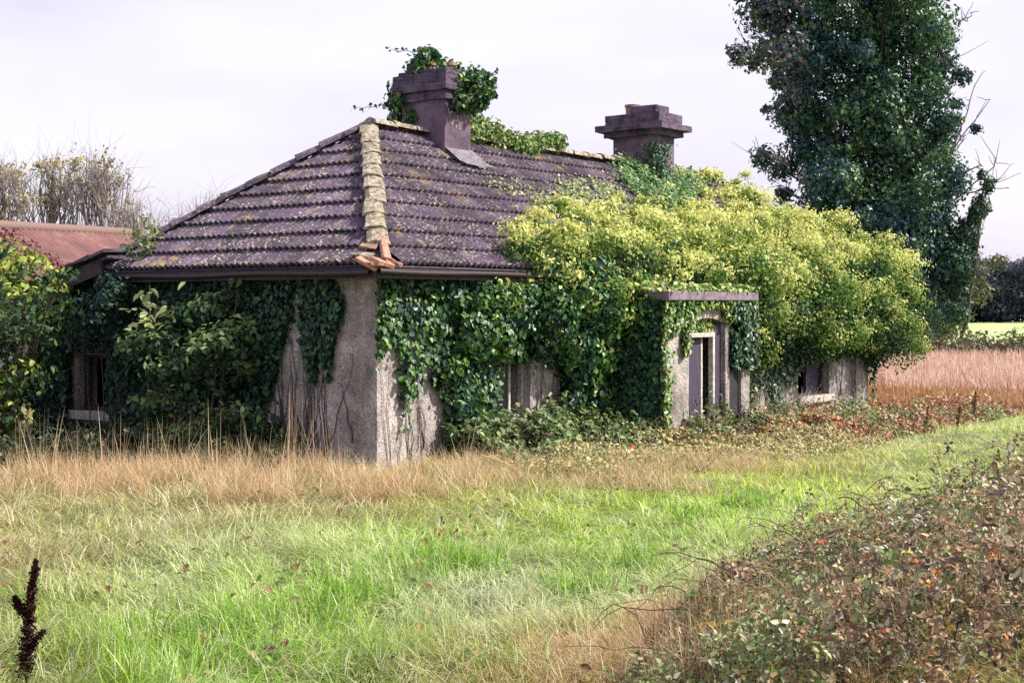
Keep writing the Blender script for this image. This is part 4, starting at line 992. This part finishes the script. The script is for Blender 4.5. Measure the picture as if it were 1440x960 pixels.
# coarse bright tufts
px_ = np.array([(440, 875), (475, 845), (500, 850), (350, 885), (590, 805), (620, 800), (560, 812), (240, 935), (280, 940), (660, 800), (330, 900), (820, 830), (400, 930), (700, 950), (120, 925), (900, 800), (200, 905), (1050, 715), (980, 735), (540, 930)], float)
ti = rng.integers(0, len(px_), 5200); yy = EYE * F / (px_[ti, 1] - HZ) + rng.normal(0, .16, 5200); xx = (px_[ti, 0] - 720) / F * yy + rng.normal(0, .16, 5200)
blades(np.stack([xx, yy, ground_z(xx, yy)], 1), rng.uniform(.10, .27, 5200), rng.uniform(0, 6.28, 5200), np.clip(rng.normal(.6, .3, 5200), .1, 1.3), rng.uniform(.006, .013, 5200), pal(5200, [(136, 186, 60), (160, 204, 84), (110, 156, 50), (178, 200, 120)], f=.8), 'grass', label='coarse bright green tufts standing out of the pale grass', cat='grass', kind='stuff')
# tall dry grass in front of the walls
def dry(n, px0, px1, y0, y1, H0, H1, name, label, cs, lean=.35, wid=.006, kind='stuff'):
    y = rng.uniform(y0, y1, n); x = (rng.uniform(px0, px1, n) - 720) / F * y
    k = fbm(x, y, .5, 71) + .25 * (y - (y0 + y1) / 2) / (y1 - y0) + .5 * (fbm(x, y, 1.6, 72) - .5) + .35 * (fbm(x, y, .28, 73) - .5) > .50
    e = np.minimum((x / y * F + 720 - px0), (px1 - (x / y * F + 720))) / max(30, .22 * (px1 - px0)) if n > 1000 else 1; k &= rng.random(n) < np.clip(e * 1.2, 0, 1); x, y = x[k], y[k]; n = len(x)
    t, s = loc2(np.stack([x, y], 1)); k = ~((t > -.05) & (s > -.05) & (s < 7.2) & (t < L)); x, y = x[k], y[k]; n = len(x)
    H = rng.uniform(H0, H1, n) * (.6 + .7 * fbm(x, y, .8, 81)); az = rng.uniform(0, 6.28, n)
    P = np.stack([x, y, ground_z(x, y) - .01], 1)
    return blades(P, H, az, np.clip(rng.normal(lean, .22, n), .02, 1.2), wid * rng.uniform(.6, 1.3, n), pal(n, cs, f=GK), name, segs=4, label=label, cat='dry grass', kind=kind)
STRAW = [(232, 206, 172), (218, 186, 150), (240, 222, 190), (192, 158, 124), (188, 184, 124), (212, 170, 134)]
dry(44000, -60, 720, 13.6, 16.4, .22, .52, 'dry_grass', 'straw-coloured band of dry grass below the side wall', STRAW, .6)
dry(16000, 620, 1130, 14.2, 17.5, .18, .4, 'dry_grass', 'dry grass mixed with weeds below the front wall', STRAW + [(150, 160, 90)], .7)
dry(420, 20, 660, 14.6, 16.2, .6, 1.0, 'dry_grass', 'tall bleached grass stalks rising before the dark side wall', [(214, 190, 160), (190, 160, 130), (226, 206, 176)], .18, .008)
dry(60, 400, 450, 14.6, 15.4, .9, 1.35, 'dry_grass', 'tallest clump of pinkish dry stalks in front of the house corner', [(222, 196, 170), (206, 176, 150)], .12, .006)
dry(9000, 880, 1000, 7.4, 8.6, .15, .35, 'dry_grass', 'brown dry grass fringe at the bottom beside the bramble heap', STRAW, .7, .005)
dry(9000, 700, 960, 7.1, 8.0, .12, .3, 'dry_grass', 'patch of dry orange grass at the bottom centre', STRAW, .8, .005)
# pale reeds in the rough field on the right
n = 52000; y = rng.uniform(29, 48, n); x = rng.uniform(.235, .52, n) * y; 
t, s = loc2(np.stack([x, y], 1)); k = (t > 17.2); x, y = x[k], y[k]; n = len(x)
H = rng.uniform(.3, .7, n) * (.6 + .6 * fbm(x, y, 2, 5)); c = pal(n, [(236, 206, 190), (226, 190, 172), (206, 158, 130), (240, 220, 206)], f=.8)
lowr = y < 34 + 7 * (fbm(x, y, 1.5, 8) - .4); c[lowr] = pal(lowr.sum(), [(206, 158, 116), (190, 140, 98), (220, 180, 140)], f=.7); H[lowr] *= .6
blades(np.stack([x, y, ground_z(x, y)], 1), H, rng.uniform(0, 6.28, n), np.clip(rng.normal(.3, .2, n), 0, 1), np.full(n, .03), c, 'reeds', label='pinkish dry reeds filling the rough field to the right', cat='reeds', kind='stuff')
n = 36000; y = rng.uniform(24, 34, n); x = rng.uniform(.2, .55, n) * y; t, s = loc2(np.stack([x, y], 1)); k = (s < -1.5) ; x, y = x[k], y[k]; n = len(x)
blades(np.stack([x, y, ground_z(x, y)], 1), rng.uniform(.08, .2, n), rng.uniform(0, 6.28, n), np.clip(rng.normal(.6, .3, n), 0, 1.2), np.full(n, .02), pal(n, [(214, 230, 160), (196, 222, 130), (222, 216, 170)], f=GK), 'grass', label='pale mown grass track running off to the right', cat='grass', kind='stuff')

# small clumps of coarse bright grass and fallen leaves
fl = [(605, 857, (230, 120, 60)), (590, 882, (210, 120, 70)), (686, 918, (230, 70, 30)), (322, 858, (150, 50, 30)), (655, 772, (200, 120, 60)), (440, 765, (90, 50, 40)), (565, 892, (220, 130, 80))]
for i, (px, py, c) in enumerate(fl):
    Y = EYE * F / (py + 10 - HZ); p = G(px, py, Y); lab = ['orange fallen leaf lying in the whitish grass', 'brown-orange fallen leaf just below the orange one', 'vivid red-orange leaf at the bottom beside dry grass', 'dark red leaf above the bright green tuft on the left', 'small tan leaf in the grass below the house corner', 'dark curled leaf below the tall dry stalks', 'pale orange leaf, lowest of three in the whitish grass'][i]
    o = leaves_obj('fallen_leaf', np.array([[0, 0, 0], [.015, .01, .008]]), np.array([[.1, -.7, .7], [-.4, -.3, .8]]), .05, np.tile(lin(c) * .8, (2, 1)), M['leaf'], label=lab, cat='leaf', group='fallen leaves in the meadow'); o.location = tuple(p)

# ------------------------------------------------------------------ bramble heap in the right foreground
def heap_h(x, y):
    u = x / y                                    # bearing from the viewpoint's side of the meadow, right edge .373
    yb = np.interp(u, [.07, .093, .145, .197, .249, .30, .373, .6], [6.6, 7.7, 8.9, 10.2, 10.8, 11.2, 11.9, 13.0]) + (fbm(x, y, .8, 17) - .5) * 1.2
    hh = np.interp(u, [.07, .093, .145, .197, .249, .30, .373, .6], [.08, .20, .34, .46, .58, .70, .90, 1.0])
    return hh * np.clip((yb - y) / .7, 0, 1) ** .7 * (.10 + 1.65 * fbm(x, y, .5, 91))
n = 105000; y = rng.uniform(6.2, 13.2, n); x = rng.uniform(.05, .56, n) * y
h = heap_h(x, y); k = h > .05; x, y, h = x[k], y[k], h[k]; n = len(x)
z = ground_z(x, y) + h * (1 - .95 * rng.random(n) ** 1.3) + .06 * rng.random(n) ** 4
N = nrm(np.array([-.15, -.45, .9]) + rng.normal(0, .55, (n, 3)))
cols = pal(n, [(112, 118, 76), (146, 134, 96), (84, 92, 56), (136, 104, 80), (160, 160, 116), (100, 126, 64), (176, 150, 112)], [3, 3, 2, 2, 2, 4, 1])
g = fbm(x, y, .7, 14); q = g > .62; cols[q] = pal(q.sum(), [(110, 124, 70), (136, 146, 92), (92, 104, 64)]); q = g < .36; cols[q] = pal(q.sum(), [(150, 120, 90), (118, 92, 76), (178, 152, 118), (80, 64, 58)])
q = (rng.random(n) < .018); cols[q] = pal(q.sum(), [(220, 170, 70), (214, 120, 60), (200, 190, 90), (196, 90, 50)])
q = (rng.random(n) < .05); cols[q] = pal(q.sum(), [(200, 196, 170), (176, 178, 156)])
c0 = np.array([3.2, 9.2, 0.0])
heap = thing('bramble_heap', tuple(c0), label='big tangled bramble heap with brown and green leaves filling the lower right corner', cat='bramble')
hol = fbm(x, y, .3, 66); kh = (hol > .44) | (rng.random(n) < .12); x, y, z, N, cols = x[kh], y[kh], z[kh], N[kh], cols[kh]
n3 = len(x) // 3; Pc = np.stack([x, y, z], 1)[:n3] - c0; Nc = nrm(N[:n3]); szc = rng.uniform(.022, .052, n3)   # leaves in threes
ref = nrm(np.cross(Nc, rng.normal(0, 1, (n3, 3)))); b2 = np.cross(Nc, ref); PP, NN, CC, DD = [], [], [], []
for a_ in (0, 2.0, -2.0):
    dv = ref * math.cos(a_) + b2 * math.sin(a_); PP.append(Pc + dv * szc[:, None] * .6); NN.append(Nc + rng.normal(0, .18, (n3, 3))); CC.append(cols[:n3] * rng.uniform(.85, 1.3, (n3, 1))); DD.append(dv)
leaves_obj('foliage', np.concatenate(PP), np.concatenate(NN), np.tile(szc, 3) * rng.uniform(.8, 1.1, n3 * 3), np.concatenate(CC) * .92, M['bramble'], dirv=np.concatenate(DD) * 2, aspect=.62, parent=heap)
T = Tubes(); r4 = np.random.default_rng(3)
for k in range(1100):
    yy = r4.uniform(6.8, 12.5); xx = r4.uniform(.10, .46) * yy; hh = float(heap_h(np.array(xx), np.array(yy)))
    if hh < .08: continue
    a = r4.uniform(0, 6.28); ln = r4.uniform(.25, .75); p0 = np.array([xx, yy, hh * r4.uniform(.2, .95)]); p1 = p0 + np.array([math.cos(a) * ln, math.sin(a) * ln * .6, r4.uniform(-.25, .25)])
    T.add(wander(p0 - c0, p1 - c0, 8, .05, r4.uniform(.02, .16), r=r4), np.linspace(.0042, .0018, 8) * r4.uniform(.6, 1.1), 4, col=r4.choice([.05, .09, .22, .32]) * np.array([1, .72, .6]))
for a, b, sg in (((1105, 800, 9.6), (1235, 745, 9.6), .12), ((1215, 710, 10.5), (1330, 718, 10.5), .05), ((1300, 712, 10.2), (1250, 690, 10.4), .05), ((1230, 760, 9.8), (1440, 740, 9.6), .1), ((1290, 860, 8.6), (1180, 700, 9.4), .2)):
    T.add(wander(G(*a) - c0, G(*b) - c0, 10, .03, sg), np.linspace(.008, .004, 10), 5, col=(.10, .05, .045))
T.build('stem', M['stem'], parent=heap)
# larger leaves on top of the heap
PL, CL = [], []
for px, py, Y, nn, rr, cs in ((1305, 815, 9.0, 26, .10, [(240, 160, 70), (226, 140, 70), (200, 160, 90)]), (1320, 940, 8.2, 14, .10, [(110, 180, 60), (130, 190, 70)]), (1270, 715, 10.3, 26, .22, [(70, 90, 50), (110, 120, 80)]), (1360, 715, 10.0, 26, .3, [(220, 120, 70), (190, 180, 150), (200, 140, 90)]),
                            (1420, 720, 9.8, 20, .25, [(190, 190, 160), (140, 150, 110), (220, 150, 60)]), (1090, 795, 9.6, 10, .1, [(220, 200, 80), (200, 180, 90)]), (1160, 860, 8.9, 30, .3, [(170, 180, 150), (120, 130, 90)]), (1380, 770, 9.6, 30, .3, [(200, 200, 180), (120, 126, 90), (90, 96, 70)]), (1400, 900, 8.6, 40, .3, [(150, 170, 110), (90, 120, 60)]), (1210, 790, 9.4, 6, .1, [(90, 140, 50)])):
    c = G(px, py, Y) - c0; PL.append(c + rng.normal(0, rr * .6, (nn, 3)) * np.array([1, .6, .4])); CL.append(pal(nn, cs))
PL = np.concatenate(PL); leaves_obj('large_leaf_spray', PL, rng.normal(0, .5, PL.shape) + np.array([0, -.5, .9]), rng.uniform(.05, .085, len(PL)), np.concatenate(CL), M['leaf'], parent=heap, aspect=.65, kind='stuff')
# dry grass growing through the heap
n = 26000; y = rng.uniform(6.5, 12.8, n); x = rng.uniform(.10, .5, n) * y; h = heap_h(x, y); k = (h > .06) & ((fbm(x, y, .5, 55) > .52) | (x / y < .17)); x, y, h = x[k], y[k], h[k]; n = len(x)
blades(np.stack([x, y, h * .55], 1) - c0, rng.uniform(.12, .42, n), rng.uniform(0, 6.28, n), np.clip(rng.normal(.7, .4, n), .05, 1.5), np.full(n, .0055), pal(n, STRAW + [(130, 104, 84), (100, 78, 66), (150, 150, 90)], f=.6), 'dead_stalks', parent=heap)

# ------------------------------------------------------------------ dock seed stalks
def dock(base, top, r, label, branches=1, dens=900, col=((40, 20, 24), (62, 34, 30), (26, 14, 20)), w=.028):
    base = np.array(base, float); root = thing('dock_stalk', tuple(base), label=label, cat='dock', group='dark dock seed stalks in the grass')
    H = np.array(top, float) - base; T = Tubes(); q = wander((0, 0, 0), H, 10, .02); T.add(q, np.linspace(r, r * .4, 10), 5, col=lin(col[0])); T.build('stem', M['stem'], parent=root)
    PP = []; ax = [(q, .18 if w < .04 else .42, 1.0)]
    for b in range(branches):
        i0 = 3 + b * 2; p0 = q[min(i0, 7)]; sg = 1 if b % 2 == 0 else -1
        q2 = wander(p0, p0 + np.array([sg * (.12 if w < .04 else .05) * np.linalg.norm(H), .02, .17 * np.linalg.norm(H)]), 6, .01); T = Tubes(); T.add(q2, r * .5, 4, col=lin(col[0])); T.build('side_stem', M['stem'], parent=root); ax.append((q2, .2, .8))
    for qq, start, sc in ax:
        n = int(dens * np.linalg.norm(qq[-1] - qq[0])); u = start + (1 - start) * rng.random(n); f = u * (len(qq) - 1); i = np.minimum(f.astype(int), len(qq) - 2); c = qq[i] + (qq[i + 1] - qq[i]) * (f - i)[:, None]
        wh = .55 + .6 * np.abs(np.sin(u * 26)); PP.append(c + rng.normal(0, 1, (n, 3)) * (w * sc * wh * (1.12 - u) ** .6)[:, None] * np.array([.6, .6, .45]))
    for P in PP:
        n = len(P); leaves_obj('seed_head', P, rng.normal(0, 1, P.shape), rng.uniform(.010, .020, n), pal(n, col), M['stem'], parent=root, fine=False, aspect=.8)
Y = 7.0; b = G(38, 1010, Y); b[2] = 0
dock(b, G(50, 788, Y), .006, 'tall dark dock stalk standing at the lower left edge', branches=2, dens=3600, w=.038)
dl = ['dark dock stalk among pale grass by the right edge', 'short dark dock beside the tall one at the right edge', 'leaning dark dock in front of the far wall end', 'second leaning dock stalk just right of the first on the track edge', 'small dark dock in the pale track', 'thin dock stalk in the reeds near the track', 'dark dock at the right margin above the bramble heap']
for i, (px, py0, py1, Y) in enumerate([(1412, 690, 622, 14), (1398, 670, 632, 14.5), (1300, 600, 570, 23), (1345, 605, 572, 23), (1366, 675, 645, 15.5), (1366, 580, 550, 26), (1430, 700, 640, 12)]):
    b = G(px, py0, Y); b[2] = float(ground_z(b[0], b[1])); dock(b, G(px + 6, py1, Y), .006, dl[i], 1 + i % 2, 900, ((84, 60, 44), (64, 48, 38), (110, 84, 56)), .05)

# ------------------------------------------------------------------ barn with the red roof, left
bw = thing('barn', (0, 0, 0), label='low barn with rusty red corrugated roof behind the left shrubs', cat='barn')
a = G(-90, 314, 27); c = G(182, 329, 33); dr = nrm(c - a); sdv = nrm(np.cross(dr, [0, 0, 1])); 
if sdv[1] > 0: sdv = -sdv
Lb = np.linalg.norm(c - a); run = 3.0; fall = 1.75
nx = int(Lb / .05); nx = int(Lb / .03); xs = np.linspace(0, Lb, nx)
for sgn in (1, -1):
    V = []
    for f in np.linspace(0, 1, 4):
        base = a + dr * xs[:, None] + sdv * sgn * run * f; base[:, 2] -= fall * f - .03 * np.sin(xs / .19 * 2 * np.pi) - .02
        V.append(base)
    V = np.concatenate(V); i = np.arange(3)[:, None] * nx + np.arange(nx - 1)[None]; Fc = np.stack([i, i + 1, i + nx + 1, i + nx], -1).reshape(-1, 4)
    mesh_np('roof_sheet', V, [Fc], M['rust'], parent=bw, smooth=True)
T = Tubes(); T.add([a + dr * (Lb * f) + np.array([0, 0, .03]) for f in np.linspace(0, 1, 12)], .11, 8, col=(.19, .13, .12)); T.build('ridge_capping', M['bark'], parent=bw)
bm = bmesh.new()
q = [a + sdv * (run - .3), c - dr * .2 + sdv * (run - .3), c - dr * .2 - sdv * (run - .3), a - sdv * (run - .3)]
lo = [bm.verts.new((p[0], p[1], -.3)) for p in q]; hi = [bm.verts.new((p[0], p[1], a[2] - fall - .0)) for p in q]
for i in range(4): bm.faces.new((lo[i], lo[(i + 1) % 4], hi[(i + 1) % 4], hi[i]))
g1 = bm.verts.new(tuple(c - dr * .2 - np.array([0, 0, .08]))); g0 = bm.verts.new(tuple(a - np.array([0, 0, .08]))); bm.faces.new((hi[1], hi[2], g1)); bm.faces.new((hi[3], hi[0], g0))
bm_obj('wall', bm, M['wall'], parent=bw)
it = [(15, 335, 16), (40, 350, 18), (60, 365, 16), (85, 380, 14), (30, 365, 22), (75, 372, 16), (-10, 330, 20)]
shrub_px('creeper', it, 26.0, 130, cf([(96, 52, 60), (120, 66, 70), (70, 44, 54), (140, 90, 84)]), (.06, .10), 'dull red creeper over the barn roof edge', cat='creeper', dj=.2, n_st=5)

# ------------------------------------------------------------------ trees
def tree(name, label, base, limbs, blobs, dens, colf, size, mat='leaf', group=None, r0=.3, fine=False, depth=.5, bump=.35, twigs=0, barkc=(.09, .075, .065), tw_len=.8, extra=None, cat='tree'):
    base = np.array(base, float); root = thing(name, tuple(base), label=label, cat=cat, group=group)
    T = Tubes(); top = np.array(limbs[0], float)
    tr = wander(base * 0, top - base, 10, .25); T.add(tr, np.linspace(r0, r0 * .35, 10), 9, col=barkc); T.build('trunk', M['bark'], parent=root)
    T = Tubes(); ends = []
    for l in limbs[1:]:
        i = rng.integers(3, 8); q = wander(tr[i], np.array(l) - base, 8, .25); T.add(q, np.linspace(r0 * .4, r0 * .07, 8), 6, col=barkc); ends.append(q)
    nb = np.array(blobs)[:, :3]
    for b_ in (nb if len(nb) < 40 else nb[rng.choice(len(nb), 26, replace=False)]):
        i = rng.integers(3, 9); q = wander(tr[i], b_ - base, 7, .2); T.add(q, np.linspace(r0 * .22, r0 * .04, 7), 5, col=barkc); ends.append(q)
    for k in range(twigs):
        q = ends[rng.integers(len(ends))]; p = q[rng.integers(3, len(q))]; dv = nrm(rng.normal(0, 1, 3) + np.array([0, 0, .7])) * tw_len * rng.uniform(.4, 1.3)
        T.add(wander(p, p + dv, 5, .08), np.linspace(r0 * .04, r0 * .012, 5), 3, col=np.array(barkc) * rng.uniform(.8, 1.8))
    if len(T.V): T.build('limb', M['bark'], parent=root)
    P, N, Nr, I = blob_points(blobs, dens, depth=depth, bump=bump); k = P[:, 2] > .1; P, N, Nr = P[k], N[k], Nr[k]; n = len(P)
    leaves_obj('crown', P - base, N, rng.uniform(*size, n), colf(P, Nr), M[mat], fine=fine, parent=root, aspect=.7)
    return root
def PB(items, Y, dj, kz=.9):
    o = []
    for px, py, rp_ in items:
        y = Y + rng.normal(0, dj); r = rp_ * Y / F; c = G(px, py, Y); c[0] *= 1; c[1] = y; o.append((*c, r, r * rng.uniform(.8, 1.2), r * kz * rng.uniform(.85, 1.1)))
    return o
# the great ivy-clad tree
YT = 60
it = [(1075, 20, 40), (1110, 60, 50), (1090, 90, 30), (1140, 20, 55), (1130, 110, 45), (1120, 150, 35), (1150, 160, 45), (1175, 80, 40), (1190, 140, 45), (1060, 50, 18), (1095, -30, 50), (1150, -50, 55),
      (1250, 20, 60), (1300, 40, 45), (1310, 90, 38), (1240, 90, 50), (1290, 140, 40), (1230, 160, 50), (1260, 200, 55), (1200, 200, 50), (1150, 210, 45), (1290, 210, 40), (1310, 190, 26), (1260, -40, 60), (1310, -30, 40), (1210, -60, 30),
      (1160, 260, 45), (1200, 270, 55), (1250, 270, 55), (1300, 260, 35), (1180, 320, 50), (1230, 330, 55), (1280, 320, 45), (1160, 310, 35), (1310, 310, 30), (1240, 380, 60), (1290, 380, 50), (1180, 390, 50), (1320, 350, 30), (1330, 390, 30), (1270, 430, 50),
      (1085, 215, 20), (1105, 235, 22), (1120, 260, 18), (1110, 300, 14), (1215, 90, 26), (1225, 50, 22), (1200, -120, 60), (1260, -130, 60), (1130, -110, 50)]
it = it + [(px + rr * 1.0 * math.cos(a_), py + rr * .95 * math.sin(a_), rr * rng.uniform(.2, .42)) for px, py, rr in it if rr >= 26 for a_ in rng.uniform(0, 6.28, 4)]
B = PB(it, YT, 1.8)
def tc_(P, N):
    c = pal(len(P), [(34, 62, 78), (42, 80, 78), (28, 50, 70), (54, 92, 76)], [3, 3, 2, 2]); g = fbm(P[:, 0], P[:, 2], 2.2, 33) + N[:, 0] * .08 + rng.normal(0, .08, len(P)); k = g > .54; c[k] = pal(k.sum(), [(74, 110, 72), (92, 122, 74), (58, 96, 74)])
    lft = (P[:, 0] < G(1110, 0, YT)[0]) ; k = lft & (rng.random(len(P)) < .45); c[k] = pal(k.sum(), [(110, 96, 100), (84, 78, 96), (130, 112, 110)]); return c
gt = tree('tree', 'towering ivy-clad tree behind the right end of the cottage', (G(1230, 0, YT)[0], YT, 0), [G(1230, -90, YT), G(1290, -60, YT), G(1110, 20, YT), G(1150, -80, YT)], B, 88, tc_, (.12, .27), mat='ivy', r0=.5, depth=.65, bump=.5, twigs=140, tw_len=1.6, fine=False, barkc=(.035, .03, .03))
LB = []
b0 = np.array(gt.location)
for pts in ([(1320, 260), (1345, 200), (1360, 150), (1378, 105)], [(1320, 240), (1350, 195), (1392, 142)], [(1330, 230), (1360, 190)], [(1320, 260), (1370, 238), (1380, 232)], [(1335, 275), (1380, 268), (1418, 262)], [(1310, 300), (1360, 268), (1395, 236), (1400, 225)], [(1345, 330), (1372, 300), (1387, 262)], [(1340, 25), (1360, 30), (1368, 20)], [(1325, 165), (1335, 140)], [(1375, 268), (1405, 250)], [(1350, 200), (1352, 168)], [(1130, 60), (1085, 55)], [(1060, 85), (1040, 40)], [(1110, 235), (1060, 205)], [(1150, 300), (1090, 255)], [(1150, 200), (1175, 250), (1215, 270)], [(1070, 330), (1045, 300)], [(1130, 310), (1150, 330)], [(1125, 300), (1140, 335)]):
    P_ = np.array([G(x, y, YT - .4) for x, y in pts]) - b0; T = Tubes(); u = np.linspace(0, len(pts) - 1, 9); q = np.stack([np.interp(u, range(len(pts)), P_[:, k]) for k in range(3)], 1); q += rng.normal(0, .04, q.shape); T.add(q, np.linspace(.048, .014, 9), 5, col=(.16, .13, .14))
    for _ in range(6):
        p = q[rng.integers(3, 9)]; T.add(wander(p, p + rng.normal(0, .35, 3) + np.array([.1, 0, .25]), 5, .05), np.linspace(.022, .009, 5), 3, col=(.16, .13, .14))
    T.build('bare_branch', M['bark'], parent=gt)

# ivy-clad snag to its right
it = [(1386, 262, 10), (1378, 290, 14), (1368, 318, 16), (1352, 330, 16), (1385, 245, 7), (1360, 350, 20), (1340, 360, 22), (1372, 300, 12)]
tree('tree', 'thin ivy-wrapped snag leaning just right of the towering tree', (G(1345, 0, 58)[0], 58, 0), [G(1386, 245, 58)], PB(it + [(1362, 330, 18), (1356, 380, 16), (1350, 410, 16), (1345, 440, 16)], 58, .2, 1.2), 170, cf([(50, 84, 66), (70, 102, 70), (36, 62, 58)]), (.10, .2), mat='ivy', r0=.09)
it = [(1330, 430, 36), (1300, 450, 30), (1350, 400, 30), (1370, 380, 24), (1375, 410, 26), (1310, 400, 30), (1390, 370, 16), (1280, 470, 24), (1340, 370, 20)]
tree('tree', 'bushy olive-brown tree at the foot of the towering one', (G(1320, 0, 66)[0], 66, 0), [G(1345, 380, 66)], PB(it + [(1300, 440, 40), (1340, 455, 26), (1280, 430, 40), (1310, 470, 24)], 66, .8), 50, cf([(76, 86, 62), (96, 100, 70), (60, 72, 62), (120, 112, 76)]), (.12, .24), r0=.18, twigs=40)
# twiggy willows behind the barn
wc = cf([(140, 132, 118), (160, 150, 130), (120, 112, 110), (150, 140, 90)], None, [(176, 160, 90), (150, 140, 80)], .72, 2)
def willow(px, py, wpx, Y, label, dens=26):
    base = (G(px, 0, Y)[0], Y, 0); it = [(px + rng.normal(0, wpx * .35), py + abs(rng.normal(0, 45)) + 14, wpx * rng.uniform(.18, .32)) for _ in range(12)]
    rt = tree('willow', label, base, [G(px, py + 40, Y)] + [G(px + rng.normal(0, wpx * .4), py + 15 + rng.random() * 30, Y) for _ in range(10)], PB(it, Y, 1.0), dens, wc, (.08, .17), group=None, r0=.14, twigs=190, tw_len=1.3, barkc=(.24, .20, .20), depth=.95, bump=.6)
    T = Tubes()                                    # fine upright rods
    for k in range(150):
        x0 = px + rng.normal(0, wpx * .42); p0 = G(x0, py + rng.uniform(50, 130), Y) - np.array(base); p1 = G(x0 + rng.normal(0, 9), py + abs((x0 - px) / wpx) * 60 + rng.random() * 40, Y) - np.array(base); p1[1] += rng.normal(0, .6)
        T.add(wander(p0, p1, 6, .1), np.linspace(.016, .006, 6), 3, col=np.array([.24, .21, .21]) * rng.uniform(.7, 1.4))
    T.build('twig', M['bark'], parent=rt, kind='stuff')
willow(0, 215, 70, 44, 'twiggy willow at the left edge behind the barn'); willow(75, 206, 80, 46, 'tallest thin willow behind the barn roof'); willow(135, 205, 70, 45, 'greyish willow above the right end of the barn roof'); willow(185, 272, 55, 44, 'smaller yellowing willow between barn and cottage roof', 22); willow(290, 262, 45, 48, 'low wispy willow showing just over the hip of the cottage roof', 14); willow(-80, 215, 80, 45, 'willow cut off by the left edge of the picture'); willow(235, 290, 45, 46, 'short sparse willow behind the roof weed', 20)
# distant wood and low hedge across the field on the right
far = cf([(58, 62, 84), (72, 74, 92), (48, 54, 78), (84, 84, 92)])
lb = ['dark distant tree left of the gap in the far wood', 'broad bluish tree beside the gap in the far wood', 'distant tree at the right edge of the far wood', 'tallest purple-grey tree of the far wood', 'round dark tree at the left end of the far wood', 'low bushy tree in front of the far wood', 'distant tree cut by the right edge of the picture', 'distant dark tree half hidden by the ivy mound', 'distant dark tree hidden deepest behind the ivy mound', 'outermost distant tree beyond the right edge']
for i, (px, py) in enumerate([(1345, 372), (1372, 362), (1432, 368), (1402, 350), (1320, 380), (1388, 395), (1465, 360), (1290, 385), (1262, 390), (1500, 370)]):
    Y = 165 + (i % 3) * 4; it = [(px + rng.normal(0, 16), py + 12 + rng.random() * 66, rng.uniform(14, 24)) for _ in range(11)] + [(px, 440, 22), (px - 15, 432, 20), (px + 15, 436, 20)]
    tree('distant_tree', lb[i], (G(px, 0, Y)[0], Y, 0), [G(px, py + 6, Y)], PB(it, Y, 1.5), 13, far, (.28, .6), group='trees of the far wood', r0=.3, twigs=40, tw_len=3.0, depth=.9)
B = [(x, 50 + rng.normal(0, .5), +.30, .8, .8, .52 + .25 * vn(x, 0, 2.5, 3)) for x in np.arange(11, 30, .7)]
P, N, Nr, I = blob_points(B, 170, depth=.7, bump=.5); n = len(P)
leaves_obj('hedge', P, N, rng.uniform(.08, .18, n), pal(n, [(112, 100, 84), (92, 88, 66), (136, 122, 92), (80, 82, 60)]), M['leaf'], label='low brown-green hedge between the reeds and the bright green field', cat='hedge', fine=False)
print('tris', sum(sum(len(p.vertices) - 2 for p in m.polygons) if len(m.polygons) < 2000 else len(m.polygons) * 1.7 for m in bpy.data.meshes))
